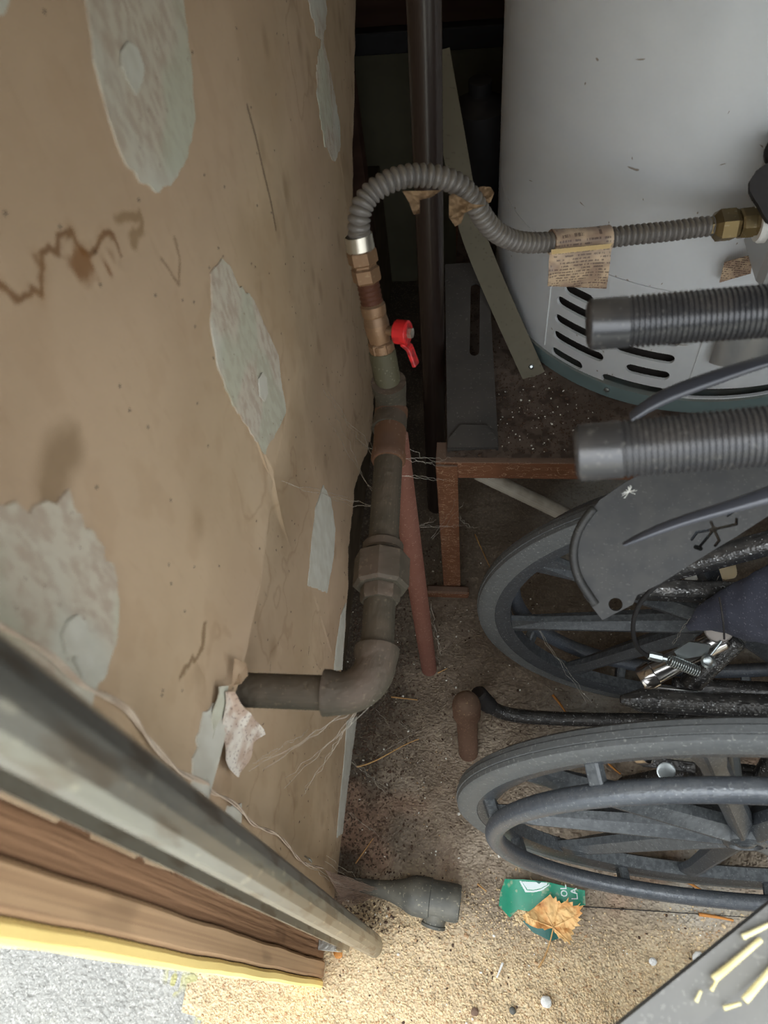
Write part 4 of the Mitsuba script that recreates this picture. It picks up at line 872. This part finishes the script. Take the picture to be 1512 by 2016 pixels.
#@@FLOORTHINGS
# dusty grey plastic tee fitting on the floor near the track
k = thing('tee_fitting', 'dusty grey plastic tee fitting lying on the floor beside the door track', 'pipe fitting')
f0, f1 = at(660, 1733, z=.030), at(907, 1780, z=.030)
fx = unit(f1-f0); fl = np.linalg.norm(f1-f0)
obj('body', lathe([(.0, .006), (.02, .008), (fl*.35, .011), (fl*.45, .0135), (fl*.55, .019), (fl*.60, .0235), (fl*.64, .0258), (fl-.042, .0262), (fl-.041, .0245), (fl-.006, .0245), (fl-.001, .0225), (fl-.001, .019), (fl-.02, .0185)], f0, fx, 32), 'm_hammer', k, sm=35)
o0 = at(862, 1775, z=.03); o1 = at(852, 1826, z=.022)
obj('outlet', lathe_to([(0, .0155), (.85, .0155), (.87, .0168), (.98, .0168), (1, .0145), (1, .0125), (.8, .012)], o0, o1, 24), 'm_hammer', k, sm=35)
obj('stem', sheet(lambda a, b: (at(665, 1728, z=.028)*(1-a)+at(790, 1738, z=.04)*a)*(1-b)+(at(665, 1742, z=.020)*(1-a)+at(780, 1762, z=.03)*a)*b, 10, 4, .003), 'm_hammer', k)

# green packet with a white shield and letters
k = thing('green_packet', 'torn green plastic packet with a white shield print under the dead leaf', 'packet')
gpix = [(994, 1731), (1030, 1732), (1080, 1739), (1118, 1747), (1151, 1753), (1153, 1782), (1110, 1788), (1070, 1800), (1020, 1790), (1004, 1806), (982, 1783), (984, 1760)]
gz = .012
def gz_f(x, y): 
    return gz+.004*np.sin(x*70)+.006*np.clip((y-.12)/.04, -1, 1)
def flatpoly(pix, m, nm, parent, h=0., th=.0008, sub=.006, lab=None, zf=gz_f):
    pl = Polygon([tuple(at(u, v, z=gz)[:2]) for u, v in pix]).buffer(0); mm = trimesh.creation.extrude_polygon(pl, th, engine='earcut')
    vv, ff = trimesh.remesh.subdivide_to_size(mm.vertices, mm.faces, sub); vv = np.array(vv); vv[:, 2] += zf(vv[:, 0], vv[:, 1])+h
    return obj(nm, TM(vv, ff), m, parent, sm=30, label=lab)
flatpoly(gpix, 'm_green', 'pouch', k)
flatpoly([(1022, 1735), (1034, 1757), (1050, 1758), (1066, 1755), (1080, 1745), (1080, 1740), (1078, 1744), (1064, 1752), (1050, 1754.5), (1037, 1753.5), (1026, 1735)], 'm_print', 'shield_outline', k, .0009, .0003)
flatpoly([(1027, 1736), (1038, 1752), (1050, 1753), (1063, 1750.5), (1076, 1744), (1076, 1740)], 'm_print', 'shield', k, .0009, .0003, lab='white shield print')
flatpoly([(1052, 1736.5), (1058, 1737.2), (1066, 1738.2), (1060, 1742)], 'm_greendk', 'shield_mark', k, .0013, .0003)
flatpoly([(1070, 1796), (1110, 1800), (1105, 1845), (1085, 1852), (1050, 1834), (1030, 1812)], 'm_greendk', 'lower_flap', k, -.008)
def lay_text(s, u0, v0, u1, v1, h, zz, m, parent, nm='lettering'):
    p0, p1 = at(u0, v0, z=zz), at(u1, v1, z=zz); ex = unit(p1-p0); ez = np.array([0, 0, 1.]); ey = unit(np.cross(ez, ex)); ex = np.cross(ey, ez)
    t = meshkit.text_mesh(s, h, .0004, True); t.apply_transform(frame_m(p0, ex, ey, ez)); v = np.array(t.vertices); v[:, 2] += gz_f(v[:, 0], v[:, 1])-gz+.0009; t.vertices = v
    return obj(nm, t, m, parent, sm=False)
lay_text('OL', 1117, 1767, 1113, 1741, .0085, gz, 'm_print', k)
lay_text('LA', 1138, 1772, 1134, 1746, .0085, gz, 'm_print', k)

# dry maple leaf
k = thing('maple_leaf', 'dry tan maple leaf lying on the green packet', 'leaf')
lz = .020
lpix = [(1028, 1804), (1048, 1790), (1062, 1778), (1082, 1762), (1094, 1766), (1100, 1774), (1112, 1775), (1118, 1768), (1126, 1777), (1138, 1784), (1141, 1779), (1148, 1784), (1145, 1800), (1142, 1812), (1142, 1824), (1132, 1828), (1130, 1840), (1126, 1852), (1123, 1862), (1112, 1856), (1100, 1848), (1092, 1836), (1088, 1828), (1072, 1832), (1058, 1829), (1046, 1824), (1034, 1818)]
_lp = []
for i_, (p_, q_) in enumerate(zip(lpix, lpix[1:]+lpix[:1])):
    p_, q_ = np.array(p_, float), np.array(q_, float); m_ = (p_+q_)/2; _lp.append(tuple(p_))
    if 2 < i_ < 24: _lp.append(tuple(m_+(np.array([1090, 1815])-m_)*.13))
lpix = _lp
lc = at(1089, 1826, z=lz)
def lzf(x, y):
    r = np.hypot(x-lc[0], y-lc[1]); a = np.arctan2(y-lc[1], x-lc[0]); return lz+.007*np.abs(np.sin(a*2.6))*np.clip(r/.04, 0, 1)+(meshkit.fbm(np.stack([x*130, y*130, x*0], -1), 3, 6)-.5)*.008+.006*np.clip(r/.05, 0, 1)**2
pl = Polygon([tuple(at(u, v, z=lz)[:2]) for u, v in lpix]).buffer(0); mm = trimesh.creation.extrude_polygon(pl, .0006, engine='earcut'); vv, ff = trimesh.remesh.subdivide_to_size(mm.vertices, mm.faces, .0025); vv = np.array(vv); vv[:, 2] += lzf(vv[:, 0], vv[:, 1])
obj('blade', TM(vv, ff), 'm_leaf', k, sm=60)
for tip in ((1034, 1806), (1066, 1782), (1100, 1776), (1140, 1800), (1122, 1858)):
    s_ = np.linspace(0, 1, 24)[:, None]; q = at(*tip, z=lz); q = lc+(q-lc)*s_*.93; q[:, 2] = lzf(q[:, 0], q[:, 1])+.0008
    obj('vein', tube(q, np.linspace(.0011, .0004, 24), 6), 'm_leafvein', k, sm=True)
obj('stalk', tube(smooth([lc+[0, 0, .004], at(1084, 1850, z=.012), at(1074, 1880, z=.008), at(1060, 1905, z=.006)], 20), np.linspace(.0009, .0013, 20), 6), 'm_twig', k, sm=True)

# small litter on the floor, each one a thing
def litter(nm, pix, z, r, m, lab, cat_, group, n=10):
    pth = smooth([at(u, v, z=z) for u, v in pix], n) if len(pix) > 2 else np.linspace(at(*pix[0], z=z), at(*pix[1], z=z), n)
    return solo(nm, tube(pth, np.linspace(r, r*.6, n), 6), m, lab, cat_, group, sm=True)
litter('dry_twig', [(1088, 1368), (1104, 1388), (1118, 1410)], .006, .0022, 'm_orange', 'orange-brown dry needle on the floor between the two wheels', 'twig', None)
litter('dry_twig', [(1188, 1492), (1205, 1510), (1222, 1524)], .006, .0022, 'm_orange', 'orange-brown dry needle seen through the near wheel', 'twig', None)
litter('dry_twig', [(1376, 1800), (1410, 1805), (1444, 1812)], .006, .0024, 'm_orange', 'flat orange-brown needle on the floor just beyond the near hand rim', 'twig', None)
litter('dry_twig', [(1352, 1735), (1368, 1745), (1380, 1752)], .006, .0022, 'm_orange', 'short orange-brown needle between the near hand rim and tire', 'twig', None)
litter('dry_twig', [(940, 1740), (958, 1755)], .006, .0015, 'm_twig', 'pale short twig on the floor right of the tee fitting', 'twig', None)
litter('dry_twig', [(990, 1895), (978, 1925)], .006, .0018, 'm_white', 'white sliver of wood on the sawdust below the leaf', 'twig', None)
litter('dry_twig', [(702, 1510), (740, 1497), (790, 1470), (825, 1455)], .02, .0013, 'm_twig', 'long pale twig caught in cobwebs below the gas pipe elbow', 'twig', None, 16)
litter('dry_twig', [(770, 1372), (822, 1378)], .012, .0014, 'm_twig', 'thin pale twig lying right of the gas pipe elbow', 'twig', None)
litter('dry_twig', [(700, 1700), (735, 1650)], .01, .0011, 'm_twig', 'thin twig leaning at the foot of the tan wall', 'twig', None)
litter('dry_twig', [(935, 1052), (950, 1085), (965, 1118)], .02, .0014, 'm_twig', 'thin pale stick leaning left of the far wheel', 'twig', None)
litter('dry_twig', [(1148, 1785), (1260, 1792), (1380, 1800), (1475, 1806)], .0045, .0007, 'm_black', 'thin black line standing in for the straight crack in the floor from the leaf', 'twig', None, 24)  # crack in the concrete, modelled as a thin black tube
litter('dry_twig', [(862, 1325), (880, 1316)], .006, .0012, 'm_twig', 'short pale twig at the foot of the rusty pipe', 'twig', None)
def pebble(u, v, z, r, m, nm, lab, cat_, group=None, sq=.6):
    mm = trimesh.creation.icosphere(2, 1.); vtx = np.array(mm.vertices); vtx *= (1+.5*(meshkit.fbm(vtx*1.7+u, 2, 4)-.5))[:, None]; vtx[:, 2] *= sq*.7
    return solo(nm, TM(vtx*r+at(u, v, z=z), mm.faces), m, lab, cat_, group, sm=True)
pebble(1075, 1972, .005, .007, 'm_white', 'stone_chip', 'white stone chip on the sawdust below the leaf', 'stone')
pebble(1285, 1893, .004, .005, 'm_white', 'stone_chip', 'small white chip left of the dark tray', 'stone')
pebble(1009, 1990, .004, .0045, 'm_hammer', 'stone_chip', 'grey ring-like pebble near the bottom of the photo', 'stone')
pebble(935, 1992, .004, .005, 'm_rust', 'stone_chip', 'reddish chip on the sawdust near the bottom of the photo', 'stone')
pebble(1375, 1886, .006, .008, 'm_white', 'stone_chip', 'white stone half hidden by the dark tray', 'stone')
pebble(666, 1878, .006, .006, 'm_orange', 'stone_chip', 'yellow-brown leaf crumb between jamb and track', 'crumb')

# sawdust and grit
def grains(n, m, nm, lab, xr, yr, dens, size, z0=.0015, cat_='grit'):
    base = trimesh.creation.icosahedron(); bv, bf = np.array(base.vertices)*.9, np.array(base.faces); V, F = [], []
    cnt = 0; out = []
    while cnt < n:
        p = np.c_[rng.uniform(*xr, n*2), rng.uniform(*yr, n*2)]; k_ = rng.random(n*2) < dens(p[:, 0], p[:, 1]); p = p[k_][:n-cnt]; out.append(p); cnt += len(p)
    p = np.vstack(out); s = size*np.exp(rng.normal(0, .35, n)); sc = rng.uniform(.45, 1.3, (n, 3))
    fl_ = (meshkit.fbm(np.c_[p*40, p[:, :1]*0], 3, 5)-.5)*.006+(meshkit.fbm(np.c_[p*7, p[:, :1]*0], 2, 9)-.5)*.008 if z0 < .1 else z0+0*p[:, 0]
    ph = rng.uniform(0, 2*np.pi, n); c_, s_ = np.cos(ph), np.sin(ph)
    v = bv[None]*(s[:, None]*sc)[:, None, :]; vx = v[..., 0]*c_[:, None]-v[..., 1]*s_[:, None]; vy = v[..., 0]*s_[:, None]+v[..., 1]*c_[:, None]
    zz = fl_+s*.3+(0 if z0 >= .1 else .0)
    v = np.stack([vx+p[:, :1], vy+p[:, 1:], v[..., 2]*.7+zz[:, None]], -1).reshape(-1, 3)
    f_ = (bf[None]+(np.arange(n)*len(bv))[:, None, None]).reshape(-1, 3)
    return solo(nm, TM(v, f_), m, lab, cat_, None, sm=False, kind='stuff')
nz = lambda x, y, s, f: meshkit.fbm(np.stack([x*f, y*f, x*0], -1), 3, s)
sd = lambda x, y: np.clip((.15+.16*(nz(x, y, 3, 10)-.5)-y)/.14, .0, 1)**1.3
grains(26000, 'm_grain_a', 'sawdust', 'pale tan sawdust grains strewn over the floor by the door', (-.17, .62), (-.13, .30), sd, .00095)
grains(7000, 'm_grain_b', 'sawdust', 'brown sawdust grains among the pale ones by the door', (-.17, .62), (-.13, .34), lambda x, y: np.clip(sd(x, y)+.04, 0, 1), .00095)
grains(4500, 'm_grain_c', 'dirt_crumbs', 'dark dirt crumbs scattered along the foot of the wall', (-.03, .5), (-.05, .75), lambda x, y: np.clip(.02+np.exp(-(x/.07)**2)*(y > .07), 0, 1), .0014)
grains(500, 'm_grain_w', 'white_crumbs', 'tiny white crumbs scattered over the floor', (-.05, .6), (-.12, .7), lambda x, y: .2+0*x, .0013)
stand_d = lambda x, y: np.exp(-((x-.27)/.05)**2-((y-.70)/.08)**2)+.08
grains(120, 'm_grain_w', 'white_crumbs', 'tiny white crumbs on the dirty stand top', (.15, .60), (.64, .95), lambda x, y: stand_d(x, y)*((x-HX)**2+(y-HY)**2 > (HR+.01)**2), .0011, ZS+.0022)
grains(2500, 'm_grain_c', 'dirt_crumbs', 'dark dirt crumbs on the stand top around the heater', (.15, .60), (.632, 1.1), lambda x, y: .5*((x-HX)**2+(y-HY)**2 > (HR+.008)**2), .0013, ZS+.0022)
grains(300, 'm_grain_a', 'seed_husks', 'heap of pale seed husks on the green packet', (.243, .30), (.10, .14), lambda x, y: np.exp(-((x-.262)/.014)**2-((y-.118)/.012)**2), .0018, .012+.004)

#@@TRAY
k = thing('plastic_tray', 'blurred dark grey plastic tray with straw on it close to the camera', 'tray')
z_t = .63; ta, tb = at(1205, 2028, z=z_t), at(1530, 1766, z=z_t); tx = unit(tb-ta); tn = np.cross([0, 0, 1.], tx)
if tn[1] > 0: tn = -tn
o_ = (ta+tb)/2
def lidpoly(ins): return Polygon([o_[:2]+tx[:2]*a+tn[:2]*b for a, b in ((-.21+ins, ins), (.21-ins, ins), (.21-ins, .27-ins), (-.21+ins, .27-ins))]).buffer(.012)
obj('rim', prism(lidpoly(.012).difference(lidpoly(.036)), .022, None, z_t-.02), 'm_tray', k, sm=30)
obj('sheet', prism(lidpoly(.034), .005, None, z_t-.012), 'm_tray', k)
bx_ = [o_[:2]+tx[:2]*a+tn[:2]*b for a, b in ((-.13, .16), (.16, .16), (.16, .26), (-.13, .26))]
solo('storage_bin', prism(Polygon(bx_).buffer(.01), z_t-.0215, None, .001), 'm_tray', 'dark grey plastic bin under the tray with straw', 'bin')
stw = [((1405, 1928), (1498, 1850)), ((1466, 1970), (1560, 1860)), ((1462, 1845), (1530, 1812)), ((1370, 1972), (1380, 1950)), ((1400, 1950), (1412, 1930)), ((1425, 1985), (1458, 1975))]
for i, (a, b) in enumerate(stw):
    pa_, pb_ = at(*a, z=z_t+.0055), at(*b, z=z_t+.0055)
    lab_ = ['long pale straw lying furthest left on the grey tray', 'long pale straw on the grey tray at the right edge of the photo', 'short straw on the grey tray nearest the hand rim', 'tiny straw bit left on the grey tray', 'small straw bit at the end of the long straw on the tray', 'pale crumb of straw low on the grey tray'][i]
    solo('straw', tube(np.linspace(pa_, pb_, 8), np.linspace(1, .7, 8)*[.0024, .0024, .0018, .0013, .0012, .0014][i], 8), 'm_straw', lab_, 'straw', sm=True)

#@@WEBS
def strand(p, q, sag, seed, r=.00016, n=14):
    r_ = np.random.default_rng(seed); t = np.linspace(0, 1, n)[:, None]; P = p+(q-p)*t; P[:, 2] -= sag*4*(t*(1-t))[:, 0]
    P[1:-1] += r_.normal(0, .0012, (n-2, 3)); return tube(P, r, 4)
web = []
W0 = lambda u, v, x=.003: at(u, v, x=x)
F0 = lambda u, v, z=.004: at(u, v, z=z)
PP = lambda u, v: at(u, v, z=.62)
pairs = [(W0(500, 1520), PP(700, 1392)), (W0(560, 1545), PP(720, 1385)), (W0(600, 1560), PP(712, 1392)), (W0(505, 1500), W0(600, 1440)), (W0(640, 760), PP(760, 930)), (W0(650, 820), PP(750, 990)), (W0(560, 955), W0(700, 985)), (W0(620, 960), PP(745, 1005)), (W0(690, 850), PP(770, 905)), (PP(780, 880), at(870, 915, y=.625)), (PP(785, 905), at(880, 905, y=.625)), (PP(790, 940), at(872, 940, y=.625)), (at(805, 1035, y=.47), at(905, 1027, y=.61)), (at(810, 1040, y=.47), at(860, 1020, y=.61)), (at(850, 1060, y=.5), at(905, 985, y=.61)), (F0(702, 1510), F0(830, 1440)), (F0(740, 1400), F0(800, 1470)), (F0(760, 1360), F0(790, 1420)), (F0(790, 1420), F0(905, 1500)), (W0(690, 1490), F0(760, 1560)), (W0(690, 1600), F0(760, 1650)), (at(845, 1190, y=.47), F0(870, 1290)), (F0(860, 1290), F0(890, 1345)), (W0(600, 1700), F0(700, 1760)), (W0(640, 1690), F0(720, 1745)), (at(1330, 1270, d=.9), at(1420, 1130, d=.8)), (at(1050, 1230, d=1.), at(1160, 1380, d=1.)), (at(930, 1040, y=.62), at(900, 1010, y=.62))]
for i, (p_, q_) in enumerate(pairs):
    for j in range(2): web.append(strand(p_+rng.normal(0, .003, 3), q_+rng.normal(0, .003, 3), rng.uniform(0, .008), i*7+j))
solo('cobweb', cat(*web), 'm_cobweb', 'loose pale cobweb strands strung between wall, gas pipe and floor', 'cobweb', sm=False, kind='stuff')
fil = []
c0, c1 = F0(660, 1740, .03), F0(700, 1790)
for i in range(260):
    a_, b_ = rng.random(), rng.random(); p_ = at(640+30*a_, 1712+55*a_, x=.004) if rng.random() < .5 else F0(650+50*a_, 1725+60*b_); q_ = F0(655+100*b_, 1728+26*b_+8*a_, .028)
    fil.append(strand(p_, q_, rng.uniform(0, .003), 900+i, .0002, 8))
solo('cobweb', cat(*fil), 'm_webdust', 'dusty pinkish funnel web between the wall foot and the tee fitting', 'cobweb', sm=False, kind='stuff')
